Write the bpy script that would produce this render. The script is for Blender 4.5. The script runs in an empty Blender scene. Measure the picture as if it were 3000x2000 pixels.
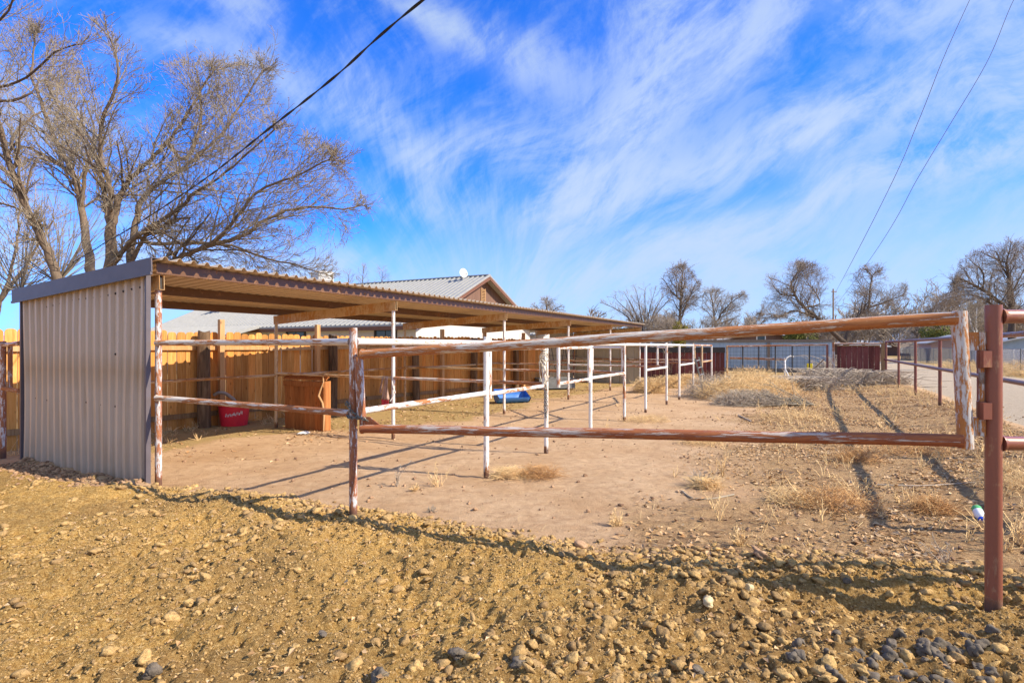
import bpy, math, random
import numpy as np
from mathutils import Vector, Matrix, Quaternion, kdtree

# ------------------------------------------------------------------ camera, world, sun
SC = bpy.context.scene
COL = SC.collection
CAMH = 1.45
F = 1640.0          # focal length in pixels of a 3000 px wide frame
HZ = 1015.0
cam = bpy.data.cameras.new("camera"); cam_o = bpy.data.objects.new("camera", cam); COL.objects.link(cam_o)
cam.sensor_width = 36.0; cam.lens = F/3000*36; cam.shift_y = 15.0/3000; cam.clip_start = 0.05; cam.clip_end = 12000
cam_o.location = (0, 0, CAMH); cam_o.rotation_euler = (math.radians(90), 0, 0)
SC.camera = cam_o
SC.view_settings.view_transform = 'Standard'; SC.view_settings.look = 'None'
SC.view_settings.exposure = 0.74; SC.view_settings.gamma = 1.0; SC.view_settings.use_curve_mapping = False

SUN_EL = math.radians(37.2); SUN_AZ = math.atan2(0.958, -0.285)
SUNV = Vector((math.sin(SUN_AZ)*math.cos(SUN_EL), math.cos(SUN_AZ)*math.cos(SUN_EL), math.sin(SUN_EL)))
sun = bpy.data.lights.new("sun", 'SUN'); sun.energy = 4.9; sun.angle = math.radians(0.55); sun.color = (1.0, 0.87, 0.68)
sun_o = bpy.data.objects.new("sun", sun); COL.objects.link(sun_o)
sun_o.rotation_euler = (-SUNV).to_track_quat('-Z', 'Y').to_euler(); sun_o.location = (20, -6, 16)

def build_world():
    w = bpy.data.worlds.new("World"); SC.world = w; w.use_nodes = True
    nt = w.node_tree; nt.nodes.clear(); N = nt.nodes.new; L = nt.links.new
    out = N('ShaderNodeOutputWorld'); bg = N('ShaderNodeBackground'); L(bg.outputs[0], out.inputs[0])
    bg.inputs[1].default_value = 0.090
    sky = N('ShaderNodeTexSky'); sky.sky_type = 'NISHITA'; sky.sun_disc = False
    sky.sun_elevation = SUN_EL; sky.sun_rotation = SUN_AZ; sky.air_density = 1.0; sky.dust_density = 0.3; sky.ozone_density = 3.0; sky.altitude = 1500
    tc = N('ShaderNodeTexCoord'); sep = N('ShaderNodeSeparateXYZ'); L(tc.outputs['Generated'], sep.inputs[0])
    def math_(op, a, b=None, clamp=False):
        m = N('ShaderNodeMath'); m.operation = op; m.use_clamp = clamp
        for i, v in enumerate((a, b)):
            if v is None: continue
            if isinstance(v, (int, float)): m.inputs[i].default_value = v
            else: L(v, m.inputs[i])
        return m.outputs[0]
    # direction coordinates ahead of the camera: tangent of azimuth and of elevation
    yy = math_('MAXIMUM', sep.outputs[1], 0.06)
    X = math_('DIVIDE', sep.outputs[0], yy); Z = math_('DIVIDE', sep.outputs[2], yy)
    def noise(a, b, scale, detail=7, rough=0.6, dist=0.5, off=0.0):
        cb = N('ShaderNodeCombineXYZ'); L(a, cb.inputs[0]); L(b, cb.inputs[1]); cb.inputs[2].default_value = off
        n = N('ShaderNodeTexNoise'); n.inputs['Scale'].default_value = scale; n.inputs['Detail'].default_value = detail
        n.inputs['Roughness'].default_value = rough; n.inputs['Distortion'].default_value = dist; L(cb.outputs[0], n.inputs[0]); return n.outputs[0]
    def ramp(v, a, b):
        r = N('ShaderNodeMapRange'); r.interpolation_type = 'SMOOTHSTEP'
        r.inputs[1].default_value = a; r.inputs[2].default_value = b; L(v, r.inputs[0]); return r.outputs[0]
    w1 = math_('SUBTRACT', noise(X, Z, 2.6, 2, .45, 0, 1.0), .5); w2 = math_('SUBTRACT', noise(X, Z, 2.6, 2, .45, 0, 5.0), .5)
    Xw = math_('ADD', X, math_('MULTIPLY', w1, .20)); Zw = math_('ADD', Z, math_('MULTIPLY', w2, .15))
    # streaks fan out of a point low in the distance
    dx = math_('SUBTRACT', Xw, -.10); dz = math_('SUBTRACT', Zw, -.06)
    th = math_('ARCTAN2', dz, dx); rho = math_('SQRT', math_('ADD', math_('MULTIPLY', dx, dx), math_('MULTIPLY', dz, dz)))
    st1 = noise(math_('MULTIPLY', th, 5.0), math_('MULTIPLY', rho, 3.2), 1.3, 9, .62, .15, 2.0)
    st2 = noise(math_('MULTIPLY', th, 14.0), math_('MULTIPLY', rho, 10.0), 1.4, 10, .66, .15, 9.0)
    fa = math_('ADD', math_('MULTIPLY', Xw, .8), math_('MULTIPLY', Zw, .6)); fb = math_('SUBTRACT', math_('MULTIPLY', Zw, .8), math_('MULTIPLY', Xw, .6))
    fl = noise(math_('MULTIPLY', fa, .42), math_('MULTIPLY', fb, 1.25), 10.0, 10, .68, .25, 3.0)
    wisp = math_('ADD', math_('MULTIPLY', ramp(st1, .36, .66), .34), math_('MULTIPLY', ramp(math_('ADD', math_('MULTIPLY', st2, .32), math_('MULTIPLY', fl, .68)), .38, .62), .66))
    def band(x0, y0, x1, y1, w0, w1_, amp, soft=.12):
        ax, az = (x0-1500)/1640, (1015-y0)/1640; bx, bz = (x1-1500)/1640, (1015-y1)/1640
        ln = math.hypot(bx-ax, bz-az); ux, uz = (bx-ax)/ln, (bz-az)/ln
        px = math_('SUBTRACT', Xw, ax); pz = math_('SUBTRACT', Zw, az)
        u_ = math_('ADD', math_('MULTIPLY', px, ux), math_('MULTIPLY', pz, uz)); v_ = math_('SUBTRACT', math_('MULTIPLY', px, uz), math_('MULTIPLY', pz, ux))
        wd = math_('MAXIMUM', math_('ADD', math_('MULTIPLY', u_, (w1_-w0)/1640/ln), w0/1640), .01)
        q = math_('DIVIDE', v_, wd); g = math_('POWER', 2.718, math_('MULTIPLY', math_('MULTIPLY', q, q), -1.0))
        e = math_('MULTIPLY', ramp(u_, -soft, soft*.4), ramp(u_, ln+soft, ln-soft*.4))
        return math_('MULTIPLY', math_('MULTIPLY', g, e), amp)
    tot = None
    for b in ((1560,680,2020,40,60,190,.95),(1720,590,2330,400,75,75,.75),(1850,745,3050,400,50,60,.80),(2330,420,3050,160,90,200,.70),(1180,10,1560,170,35,75,.60),
              (1250,470,1540,420,70,110,.42),(1060,300,1260,480,60,60,.40),(500,120,1000,330,60,90,.38),(2140,170,2330,-60,70,110,.60),(1500,860,2300,730,60,60,.45),(2450,60,3100,-120,70,120,.5),(1050,560,1500,650,50,60,.3),(600,-60,760,60,60,80,.5),(-300,720,950,790,190,70,.75),(-200,300,350,420,120,120,.35)):
        m = band(*b); tot = m if tot is None else math_('ADD', tot, m)
    c = math_('MULTIPLY', tot, math_('ADD', math_('MULTIPLY', wisp, 1.75), .22))
    c = math_('ADD', c, math_('MULTIPLY', math_('MULTIPLY', wisp, wisp), .24))
    Zc = math_('SUBTRACT', Zw, math_('ADD', math_('MULTIPLY', math_('MINIMUM', math_('MAXIMUM', X, -1.0), 1.2), .105), .155))
    hz = ramp(Zc, .13, -.13)
    c = math_('ADD', c, math_('MULTIPLY', hz, math_('ADD', math_('MULTIPLY', wisp, .55), 1.05)))
    c = math_('SUBTRACT', 1.0, math_('POWER', 2.718, math_('MULTIPLY', c, -1.25)), True)
    front = ramp(sep.outputs[1], .05, .2)
    c = math_('ADD', math_('MULTIPLY', c, front), math_('MULTIPLY', math_('SUBTRACT', 1.0, front), .85))  # unseen even cloud cover behind the camera, added to whiten the blue fill
    c = math_('MULTIPLY', c, .95)
    # deep dry-air blue
    tint = N('ShaderNodeMixRGB'); tint.blend_type = 'MULTIPLY'; tint.inputs[0].default_value = 1.0
    L(sky.outputs[0], tint.inputs[1]); tint.inputs[2].default_value = SKY_TINT
    mix = N('ShaderNodeMixRGB'); L(c, mix.inputs[0]); L(tint.outputs[0], mix.inputs[1]); mix.inputs[2].default_value = CLOUD_COL
    L(mix.outputs[0], bg.inputs[0])
CL_ROT = 9.0; CL_LOC = (0.9, 0.4, 0)
SKY_TINT = (0.16, 0.96, 2.35, 1); CLOUD_COL = (4.1, 5.0, 6.3, 1)
build_world()

# ------------------------------------------------------------------ helpers
rng = np.random.default_rng(7); random.seed(7)
UU = Vector((0.4686, 0.8834, 0)).normalized(); VV = Vector((-UU.y, UU.x, 0))
O = Vector((-3.59, 5.635, 0))
def S(s, t, z=0.0): return Vector((O.x+UU.x*s+VV.x*t, O.y+UU.y*s+VV.y*t, z))
def at(px, py, Y): return Vector(((px-1500)/F*Y, Y, CAMH+(HZ-py)/F*Y))
def gp(px, py, z=0.0):
    Y = F*(CAMH-z)/(py-HZ); return Vector(((px-1500)/F*Y, Y, z))

def vnoise(x, y, seed=0):
    x = np.asarray(x, float); y = np.asarray(y, float)
    xi = np.floor(x).astype(np.int64); yi = np.floor(y).astype(np.int64); fx = x-xi; fy = y-yi
    fx = fx*fx*(3-2*fx); fy = fy*fy*(3-2*fy)
    def h(a, b):
        n = (a*374761393 + b*668265263 + seed*1442695041) & 0xffffffff
        n = ((n ^ (n >> 13))*1274126177) & 0xffffffff
        return ((n ^ (n >> 16)) & 0xffff)/65535.0
    return (h(xi,yi)*(1-fx)+h(xi+1,yi)*fx)*(1-fy)+(h(xi,yi+1)*(1-fx)+h(xi+1,yi+1)*fx)*fy
def fbm(x, y, oct=4, seed=0):
    a = 0; s = 0; w = 1.0; f = 1.0
    for i in range(oct): a = a+w*vnoise(x*f+i*17.3, y*f-i*9.1, seed+i); s += w; w *= 0.5; f *= 2.03
    return a/s
def sstep(a, b, x):
    t = np.clip((x-a)/(b-a), 0, 1); return t*t*(3-2*t)
BX = np.array([-40,-9,-6.6,-3.9,-3.3,-2.1,-1.21,0,0.89,1.85,2.6,3.3,5,40.])
BY = np.array([11,8.0,6.6,5.45,5.48,5.06,4.66,4.08,3.68,3.70,3.55,3.35,2.9,2.5])
def zone(x, y):       # 1 = yellow manure ground on the camera's side, 0 = packed dirt
    b = np.interp(x, BX, BY)+(fbm(x*1.7, y*1.7, 3, 5)-0.5)*0.35
    return sstep(0.24, -0.20, y-b+(fbm(x*9, y*9, 2, 6)-.5)*.22)
def wcoord(x, y): return x*UU.y-y*UU.x
def moist(x, y):
    return np.clip(np.exp(-(((x-1.3)/1.3)**2+((y-2.75)/.55)**2))*1.1+np.exp(-(((x+1.5)/1.6)**2+((y-2.3)/.28)**2))*.7+(fbm(x*1.5, y*1.5, 3, 88)-.5)*1.6, 0, 1)
def litter(x, y):
    w = wcoord(x, y)
    return np.clip(sstep(-1.9, 0.1, w+(fbm(x*.8, y*.8, 3, 9)-.5)*2.4)*sstep(3.3, 2.9, w)*(1-zone(x, y)), 0, 1)
def road(x, y):
    w = wcoord(x, y)+(fbm(x*.5, y*.5, 3, 15)-.5)*.6
    return sstep(3.2, 3.7, w)*sstep(8.8, 8.3, w)
def ground_h(x, y, fine=True):
    x = np.asarray(x, float); y = np.asarray(y, float)
    z = zone(x, y); near = sstep(30, 8, np.hypot(x, y))
    w = wcoord(x, y)
    zb = sstep(0.55, -0.45, y-np.interp(x, BX, BY)+(fbm(x*1.7, y*1.7, 3, 5)-0.5)*0.35)
    h = 0.105*zb
    h = h+z*(fbm(x*1.3+3, y*1.3, 3, 21)-.5)*.16
    b = np.interp(x, BX, BY); d = y-b
    h = h+0.022*np.exp(-((d+0.35)/0.35)**2)*(0.2+fbm(x*2.2, y*2.2, 2, 61))
    h = h-0.13*np.exp(-(((x-1.75)/.40)**2+((y-3.0)/.22)**2))+0.045*np.exp(-(((x-2.3)/.3)**2+((y-3.2)/.12)**2))+0.06*np.exp(-(((x-1.0)/.30)**2+((y-3.15)/.2)**2))
    h = h+0.10*sstep(1.2, 2.6, w)*sstep(3.6, 2.9, w)*(1-z)
    h = h-0.06*sstep(3.5, 5.5, (x-O.x)*VV.x+(y-O.y)*VV.y)*sstep(30, 20, y)
    h = h+(1-z)*(fbm(x*.7, y*.7, 3, 2)-.5)*.06*near
    dw = np.abs((x-O.x)*UU.x+(y-O.y)*UU.y+0.12); tw = (x-O.x)*VV.x+(y-O.y)*VV.y
    h = h+np.exp(-(dw/0.16)**2)*sstep(-.15, .1, tw)*sstep(2.9, 2.6, tw)*(0.01+0.25*np.clip(fbm(x*3, y*3, 3, 31)-.28, 0, 1)**1.0)
    if fine:
        nn = sstep(14, 4, np.hypot(x, y))
        h = h+nn*z*((fbm(x*8, y*8, 3, 41)-.5)*.055+(fbm(x*27, y*27, 3, 43)-.5)*.040-np.abs(fbm(x*15, y*15, 3, 44)-.5)*.105+.008)
        h = h+nn*(1-z)*((fbm(x*7, y*7, 3, 45)-.5)*.026+(fbm(x*30, y*30, 2, 47)-.5)*.005*(1+3*litter(x, y)))
    return h
def gz(x, y): return float(ground_h(np.array([x]), np.array([y]))[0])
def on(p): return Vector((p.x, p.y, gz(p.x, p.y)))

def tagit(o, label=None, cat=None, group=None, kind=None):
    if label: o['label'] = label
    if cat: o['category'] = cat
    if group: o['group'] = group
    if kind: o['kind'] = kind
    return o
def thing(name, label, cat, loc=(0,0,0), group=None):
    o = bpy.data.objects.new(name, None); COL.objects.link(o); o.location = loc; o.empty_display_size = .1
    return tagit(o, label, cat, group)
class MB:
    def __init__(s): s.v = []; s.f = []; s.m = []; s.a = []; s.cur = 0; s.rnd = 0.5
    def add(s, vs, fs):
        b = len(s.v); s.v += [tuple(v) for v in vs]; s.f += [tuple(i+b for i in f) for f in fs]
        s.m += [s.cur]*len(fs); s.a += [s.rnd]*len(vs)
    def box(s, c, size, ax=None, ay=None, az=None, bevel=0):
        c = Vector(c); ax = Vector(ax or (1,0,0)); ay = Vector(ay or (0,1,0)); az = Vector(az or (0,0,1))
        hx, hy, hz = size[0]/2, size[1]/2, size[2]/2
        if not bevel:
            vs = [c+ax*(i*hx)+ay*(j*hy)+az*(k*hz) for k in (-1,1) for j in (-1,1) for i in (-1,1)]
            s.add(vs, [(0,2,3,1),(4,5,7,6),(0,1,5,4),(2,6,7,3),(0,4,6,2),(1,3,7,5)])
        else:
            b = bevel; pr = [(-hx+b,-hy),(hx-b,-hy),(hx,-hy+b),(hx,hy-b),(hx-b,hy),(-hx+b,hy),(-hx,hy-b),(-hx,-hy+b)]
            vs = [c+ax*x+ay*y+az*k for k in (-hz, hz) for x, y in pr]
            s.add(vs, [tuple(range(7,-1,-1)), tuple(range(8,16))]+[(i,(i+1)%8,8+(i+1)%8,8+i) for i in range(8)])
    def beam(s, p0, p1, w, h, up=(0,0,1)):
        p0 = Vector(p0); p1 = Vector(p1); d = p1-p0; az = d.normalized(); ax = az.cross(Vector(up)).normalized(); ay = ax.cross(az)
        s.box((p0+p1)/2, (w, h, d.length), ax, ay, az)
    def tube(s, pts, rad, n=8, cap=True):
        pts = [Vector(p) for p in pts]
        if not hasattr(rad, '__len__'): rad = [rad]*len(pts)
        vs = []; fs = []; prev = None
        for i, p in enumerate(pts):
            d = (pts[min(i+1, len(pts)-1)]-pts[max(i-1, 0)])
            d = d.normalized() if d.length > 1e-9 else Vector((0,0,1))
            if prev is None: a = d.cross(Vector((0,0,1)) if abs(d.z) < .9 else Vector((1,0,0))).normalized()
            else: a = (prev-d*prev.dot(d)).normalized()
            prev = a; b = d.cross(a)
            for k in range(n):
                t = 2*math.pi*k/n; vs.append(p+(a*math.cos(t)+b*math.sin(t))*rad[i])
        for i in range(len(pts)-1):
            for k in range(n): fs.append((i*n+k, i*n+(k+1)%n, (i+1)*n+(k+1)%n, (i+1)*n+k))
        if cap: fs += [tuple(range(n-1,-1,-1)), tuple((len(pts)-1)*n+k for k in range(n))]
        s.add(vs, fs)
    def lathe(s, c, prof, n=24, ax=None, ay=None, az=None, cap=False):
        c = Vector(c); ax = Vector(ax or (1,0,0)); ay = Vector(ay or (0,1,0)); az = Vector(az or (0,0,1))
        vs = [c+az*z+(ax*math.cos(2*math.pi*k/n)+ay*math.sin(2*math.pi*k/n))*r for r, z in prof for k in range(n)]
        fs = [(i*n+k, i*n+(k+1)%n, (i+1)*n+(k+1)%n, (i+1)*n+k) for i in range(len(prof)-1) for k in range(n)]
        if cap: fs += [tuple(range(n-1,-1,-1)), tuple((len(prof)-1)*n+k for k in range(n))]
        s.add(vs, fs)
    def build(s, name, mats, parent=None, smooth=False):
        me = bpy.data.meshes.new(name); me.from_pydata(s.v, [], s.f); me.update()
        if not isinstance(mats, (list, tuple)): mats = [mats]
        for m in mats: me.materials.append(m)
        if len(mats) > 1: me.polygons.foreach_set('material_index', s.m)
        at_ = me.attributes.new('rnd', 'FLOAT', 'POINT'); at_.data.foreach_set('value', s.a)
        if smooth: me.polygons.foreach_set('use_smooth', [True]*len(me.polygons)); me.set_sharp_from_angle(angle=math.radians(40))
        o = bpy.data.objects.new(name, me); COL.objects.link(o)
        if parent is not None: o.parent = parent; o.location = -top_loc(parent)
        return o
def top_loc(p):
    v = Vector(p.location)
    q = p.parent
    while q is not None: v += Vector(q.location); q = q.parent
    return v
def npmesh(name, V, Fc, mats, parent=None, rnd=None, midx=None, smooth=True, attrs=None):
    V = np.asarray(V, np.float32); Fc = np.asarray(Fc, np.int32); k = Fc.shape[1]
    me = bpy.data.meshes.new(name); me.vertices.add(len(V)); me.vertices.foreach_set('co', V.ravel())
    me.loops.add(Fc.size); me.loops.foreach_set('vertex_index', Fc.ravel())
    me.polygons.add(len(Fc)); me.polygons.foreach_set('loop_start', np.arange(0, Fc.size, k, dtype=np.int32))
    try: me.polygons.foreach_set('loop_total', np.full(len(Fc), k, np.int32))
    except Exception: pass
    if not isinstance(mats, (list, tuple)): mats = [mats]
    for m in mats: me.materials.append(m)
    if midx is not None: me.polygons.foreach_set('material_index', np.asarray(midx, np.int32))
    me.polygons.foreach_set('use_smooth', np.full(len(Fc), smooth))
    if rnd is not None: a = me.attributes.new('rnd', 'FLOAT', 'POINT'); a.data.foreach_set('value', np.asarray(rnd, np.float32))
    for nm, vals in (attrs or {}).items():
        a = me.attributes.new(nm, 'FLOAT', 'POINT'); a.data.foreach_set('value', np.asarray(vals, np.float32))
    me.update(calc_edges=True)
    o = bpy.data.objects.new(name, me); COL.objects.link(o)
    if parent is not None: o.parent = parent; o.location = -top_loc(parent)
    return o
def pipe(name, p0, p1, r, mat, parent, n=20, seg=1, wob=0.0, label=None):
    """round pipe whose local Z runs along its length (streaks of rust follow it)"""
    p0 = Vector(p0); p1 = Vector(p1); d = p1-p0; L = d.length
    mb = MB(); seg = max(seg, int(L/0.25)) if wob else 1
    pts = [Vector((math.sin(i*1.7+L)*wob if 0 < i < seg else 0, math.cos(i*1.1+L)*wob if 0 < i < seg else 0, L*i/seg)) for i in range(seg+1)]
    post = name == 'post'
    if post: pts = [pts[0], Vector((0,0,.09+random.uniform(0,.04))), Vector((0,0,.15+random.uniform(0,.05)))]+pts[1:]
    rad = [r]*len(pts)
    if name in ('rail', 'bar', 'top_rail', 'bottom_rail', 'mid_rail') and L > .5:   # weld beads
        pts = [pts[0], Vector((0,0,.010)), Vector((0,0,.022))]+pts[1:-1]+[Vector((0,0,L-.022)), Vector((0,0,L-.010)), pts[-1]]; rad = [r*1.22, r*1.16, r]+[r]*(len(pts)-6)+[r, r*1.16, r*1.22]
    mb.tube(pts, rad, n)
    # a small inner recess at both ends reads as an open pipe
    o = mb.build(name, mat, None, True)
    if post: fa = o.data.attributes.new('foot', 'FLOAT', 'POINT'); fa.data.foreach_set('value', [1.0 if v.co.z < .135 else 0.0 for v in o.data.vertices])
    o.parent = parent; o.rotation_mode = 'QUATERNION'; o.rotation_quaternion = d.to_track_quat('Z', 'Y')
    o.location = p0-top_loc(parent)
    if label: o['label'] = label
    return o
def copy_tree(o, parent=None):
    c = o.copy(); COL.objects.link(c); c.parent = parent
    for ch in o.children: copy_tree(ch, c)
    return c

# ------------------------------------------------------------------ materials
def mat(name):
    m = bpy.data.materials.new(name); m.use_nodes = True; nt = m.node_tree
    b = nt.nodes['Principled BSDF']; return m, nt, b
class NT:
    def __init__(s, nt): s.nt = nt; s.N = nt.nodes.new; s.L = nt.links.new
    def coord(s, kind='Object', scale=(1,1,1), rnd=0.0):
        tc = s.N('ShaderNodeTexCoord'); mp = s.N('ShaderNodeMapping'); mp.inputs['Scale'].default_value = scale
        s.L(tc.outputs[kind], mp.inputs[0])
        if rnd:
            oi = s.N('ShaderNodeObjectInfo'); mu = s.N('ShaderNodeMath'); mu.operation = 'MULTIPLY'; mu.inputs[1].default_value = rnd
            s.L(oi.outputs['Random'], mu.inputs[0]); cb = s.N('ShaderNodeCombineXYZ')
            for i in range(3): s.L(mu.outputs[0], cb.inputs[i])
            s.L(cb.outputs[0], mp.inputs['Location'])
        return mp.outputs[0]
    def noise(s, vec, scale, detail=5, rough=.6, dist=0):
        n = s.N('ShaderNodeTexNoise'); n.inputs['Scale'].default_value = scale; n.inputs['Detail'].default_value = detail
        n.inputs['Roughness'].default_value = rough; n.inputs['Distortion'].default_value = dist; s.L(vec, n.inputs[0]); return n.outputs[0]
    def ramp(s, v, stops, interp='LINEAR'):
        r = s.N('ShaderNodeValToRGB'); r.color_ramp.interpolation = interp; e = r.color_ramp.elements
        while len(e) < len(stops): e.new(0.5)
        for i, (p, c) in enumerate(stops):
            e[i].position = p; e[i].color = (c, c, c, 1) if isinstance(c, (int, float)) else tuple(c)+(1,)
        s.L(v, r.inputs[0]); return r.outputs[0]
    def mix(s, f, a, b, mode='MIX'):
        m = s.N('ShaderNodeMixRGB'); m.blend_type = mode
        for i, v in enumerate((f, a, b)):
            if isinstance(v, (int, float)): m.inputs[i].default_value = v if i == 0 else (v, v, v, 1)
            elif isinstance(v, tuple): m.inputs[i].default_value = v+(1,)
            else: s.L(v, m.inputs[i])
        return m.outputs[0]
    def mul(s, a, b, op='MULTIPLY'):
        m = s.N('ShaderNodeMath'); m.operation = op
        for i, v in enumerate((a, b)):
            if isinstance(v, (int, float)): m.inputs[i].default_value = v
            else: s.L(v, m.inputs[i])
        return m.outputs[0]
    def attr(s, name):
        a = s.N('ShaderNodeAttribute'); a.attribute_name = name; return a.outputs['Fac']
    def bump(s, b, h, strength=.5, dist=.01):
        n = s.N('ShaderNodeBump'); n.inputs['Strength'].default_value = strength; n.inputs['Distance'].default_value = dist
        s.L(h, n.inputs['Height']); s.L(n.outputs[0], b.inputs['Normal'])
def simple(name, col, rough=.7, var=.25, scale=20, metal=0, bump=.2, stretch=(1,1,1), rndcol=None, spec=.3):
    m, nt, b = mat(name); t = NT(nt)
    v = t.coord('Object', stretch, 3.0); n = t.noise(v, scale, 6, .65)
    lo = tuple(c*(1-var) for c in col); hi = tuple(min(1, c*(1+var)) for c in col)
    c = t.ramp(n, [(.3, lo), (.7, hi)])
    if rndcol: c = t.mix(t.attr('rnd'), c, t.ramp(n, [(.3, tuple(x*(1-var) for x in rndcol)), (.7, rndcol)]))
    nt.links.new(c, b.inputs['Base Color']); b.inputs['Roughness'].default_value = rough; b.inputs['Metallic'].default_value = metal
    b.inputs['Specular IOR Level'].default_value = spec
    if bump: t.bump(b, n, bump, .01)
    return m
def painted(name, paint, rust=.35, foot=True, dark=(.10,.030,.016), mid=(.33,.11,.035), lite=(.50,.22,.08), stretch=.18, scale=16, under=None, primer=0.0):
    m, nt, b = mat(name); t = NT(nt)
    v = t.coord('Object', (1, 1, stretch), 9.0)
    n1 = t.noise(v, scale*.35, 3, .5, .4); n2 = t.noise(v, scale*2.2, 9, .72, .3); n3 = t.noise(v, scale*6, 6, .7)
    vl = t.coord('Object', (1, 1, 1), 5.0); n4 = t.noise(vl, 2.0, 3, .5)
    s = t.mul(t.mul(n1, .34), t.mul(n2, .66), 'ADD'); s = t.mul(s, t.mul(t.mul(n4, -.5, 'ADD'), .10), 'ADD'); s = t.mul(s, t.mul(t.mul(n3, -.5, 'ADD'), .22), 'ADD'); s = t.mul(s, t.mul(t.attr('foot'), .16), 'ADD')
    th = .5+(.5-rust)*.26
    mask = t.ramp(s, [(th-.008, 0.0), (th+.008, 1.0)])
    rc = t.ramp(n2, [(.28, dark), (.5, mid), (.72, lite)])
    rc = t.mix(.35, rc, t.ramp(n3, [(.3, dark), (.7, lite)]))
    pc = t.mix(t.ramp(n3, [(.4, 0.0), (.75, .35)]), paint, tuple(c*.62 for c in paint))
    if primer: pc = t.mix(t.ramp(n4, [(.45, 0.0), (.6, primer)]), pc, (.16,.055,.045))
    edge = t.ramp(s, [(th-.05, 0.0), (th-.005, .45)]); pc = t.mix(edge, pc, (.42,.25,.14))
    c = t.mix(mask, pc, rc)
    c = t.mix(t.mul(t.attr('foot'), .75), c, (.07,.045,.035))
    nt.links.new(c, b.inputs['Base Color']); nt.links.new(t.ramp(mask, [(0, .38), (1, .85)]), b.inputs['Roughness'])
    t.bump(b, t.mix(mask, .8, t.mul(n3, .6)), .55, .004)
    return m
def woodm(name, a, b_, c_, rough=.8, grain=(1,1,.06), scale=30, knots=True):
    m, nt, b = mat(name); t = NT(nt)
    rn = t.attr('rnd'); tc = t.N('ShaderNodeTexCoord'); mp = t.N('ShaderNodeMapping'); mp.inputs['Scale'].default_value = grain
    t.L(tc.outputs['Object'], mp.inputs[0]); cb = t.N('ShaderNodeCombineXYZ'); k = t.mul(rn, 37.0)
    for i in range(3): t.L(k, cb.inputs[i])
    t.L(cb.outputs[0], mp.inputs['Location'])
    n = t.noise(mp.outputs[0], scale, 6, .6, 1.2); n2 = t.noise(mp.outputs[0], scale*.2, 2, .5, 2.5)
    col = t.ramp(n, [(.25, a), (.5, b_), (.75, c_)])
    col = t.mix(t.ramp(n2, [(.35, .0), (.7, .35)]), col, a)
    col = t.mix(1.0, col, t.ramp(rn, [(0, (.58,.54,.50)), (.35, (.9,.86,.82)), (.6, (1,1,1)), (1, (1.0,.82,.66))]), 'MULTIPLY')
    if knots:
        vo = t.N('ShaderNodeTexVoronoi'); vo.inputs['Scale'].default_value = 3.2
        mp2 = t.N('ShaderNodeMapping'); mp2.inputs['Scale'].default_value = (2.2,2.2,1); t.L(tc.outputs['Object'], mp2.inputs[0]); t.L(cb.outputs[0], mp2.inputs['Location'])
        t.L(mp2.outputs[0], vo.inputs[0]); kn = t.ramp(vo.outputs['Distance'], [(.05, 1.0), (.13, 0.0)])
        col = t.mix(t.mul(kn, .75), col, tuple(x*.35 for x in a))
    nt.links.new(col, b.inputs['Base Color']); b.inputs['Roughness'].default_value = rough; b.inputs['Specular IOR Level'].default_value = .2
    t.bump(b, n, .4, .004); return m

M = {}
M['white_pipe'] = painted('chipped white paint', (.76,.75,.74), .33)
M['white_clean'] = painted('white pipe paint', (.78,.78,.77), .12)
M['gate_rust'] = painted('rust with paint remnants', (.62,.58,.52), .55, stretch=.08, scale=30, mid=(.38,.125,.04), lite=(.62,.27,.08))
M['gate_lower'] = painted('maroon primer rust', (.55,.48,.44), .66, dark=(.10,.025,.018), mid=(.26,.07,.035), lite=(.55,.20,.05), stretch=.07, scale=26)
M['post_mix'] = painted('peeling lavender white paint', (.60,.59,.62), .56, dark=(.10,.03,.028), mid=(.28,.09,.045), stretch=.2, scale=24)
M['gate_stile'] = painted('pale peeling paint over rust', (.60,.59,.58), .47, lite=(.58,.25,.06), mid=(.45,.17,.05), stretch=.22, scale=22)
M['rail_rust'] = painted('rusty rail paint', (.60,.55,.50), .54, stretch=.12)
M['tan_rust'] = painted('tan and rust steel', (.60,.46,.29), .40, mid=(.36,.16,.05), lite=(.55,.30,.10), stretch=.15, scale=12)
M['beam'] = painted('orange rusted steel', (.66,.47,.25), .50, dark=(.28,.11,.035), mid=(.52,.26,.08), lite=(.66,.40,.17), stretch=.4, scale=9)
M['purlin'] = painted('brown primer purlin', (.14,.066,.026), .06, mid=(.18,.08,.03), lite=(.27,.12,.05), stretch=1, scale=6)
M['red_pipe'] = painted('oxide red pipe', (.25,.085,.055), .12, mid=(.33,.11,.045), lite=(.42,.2,.12), stretch=.25, scale=10)
M['road_pipe'] = painted('oxide brown pipe', (.20,.065,.05), .15, stretch=.2, scale=10)
M['dark_steel'] = simple('dark steel', (.045,.04,.038), .6, .3, 30)
M['fascia'] = simple('dark fascia metal', (.115,.10,.115), .45, .12, 6, bump=.05)
M['grey_wood'] = woodm('grey cedar', (.19,.11,.055), (.36,.23,.12), (.50,.35,.21))
M['cedar'] = woodm('cedar pickets', (.46,.19,.05), (.72,.36,.105), (.84,.51,.21))
M['lumber'] = woodm('pale lumber', (.42,.24,.11), (.56,.36,.19), (.64,.45,.27))
M['old_log'] = woodm('old dark log', (.05,.032,.022), (.19,.12,.07), (.36,.25,.155), knots=False, grain=(1,1,.12), scale=14)
M['redwood'] = woodm('dark red boards', (.10,.032,.03), (.20,.062,.058), (.29,.115,.10))
M['box_wood'] = woodm('brown box boards', (.26,.095,.032), (.42,.175,.06), (.54,.26,.10))
M['galv'] = simple('galvanised roof', (.34,.345,.34), .45, .10, 5, metal=.1, bump=.05)
M['beige_sheet'] = None
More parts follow.
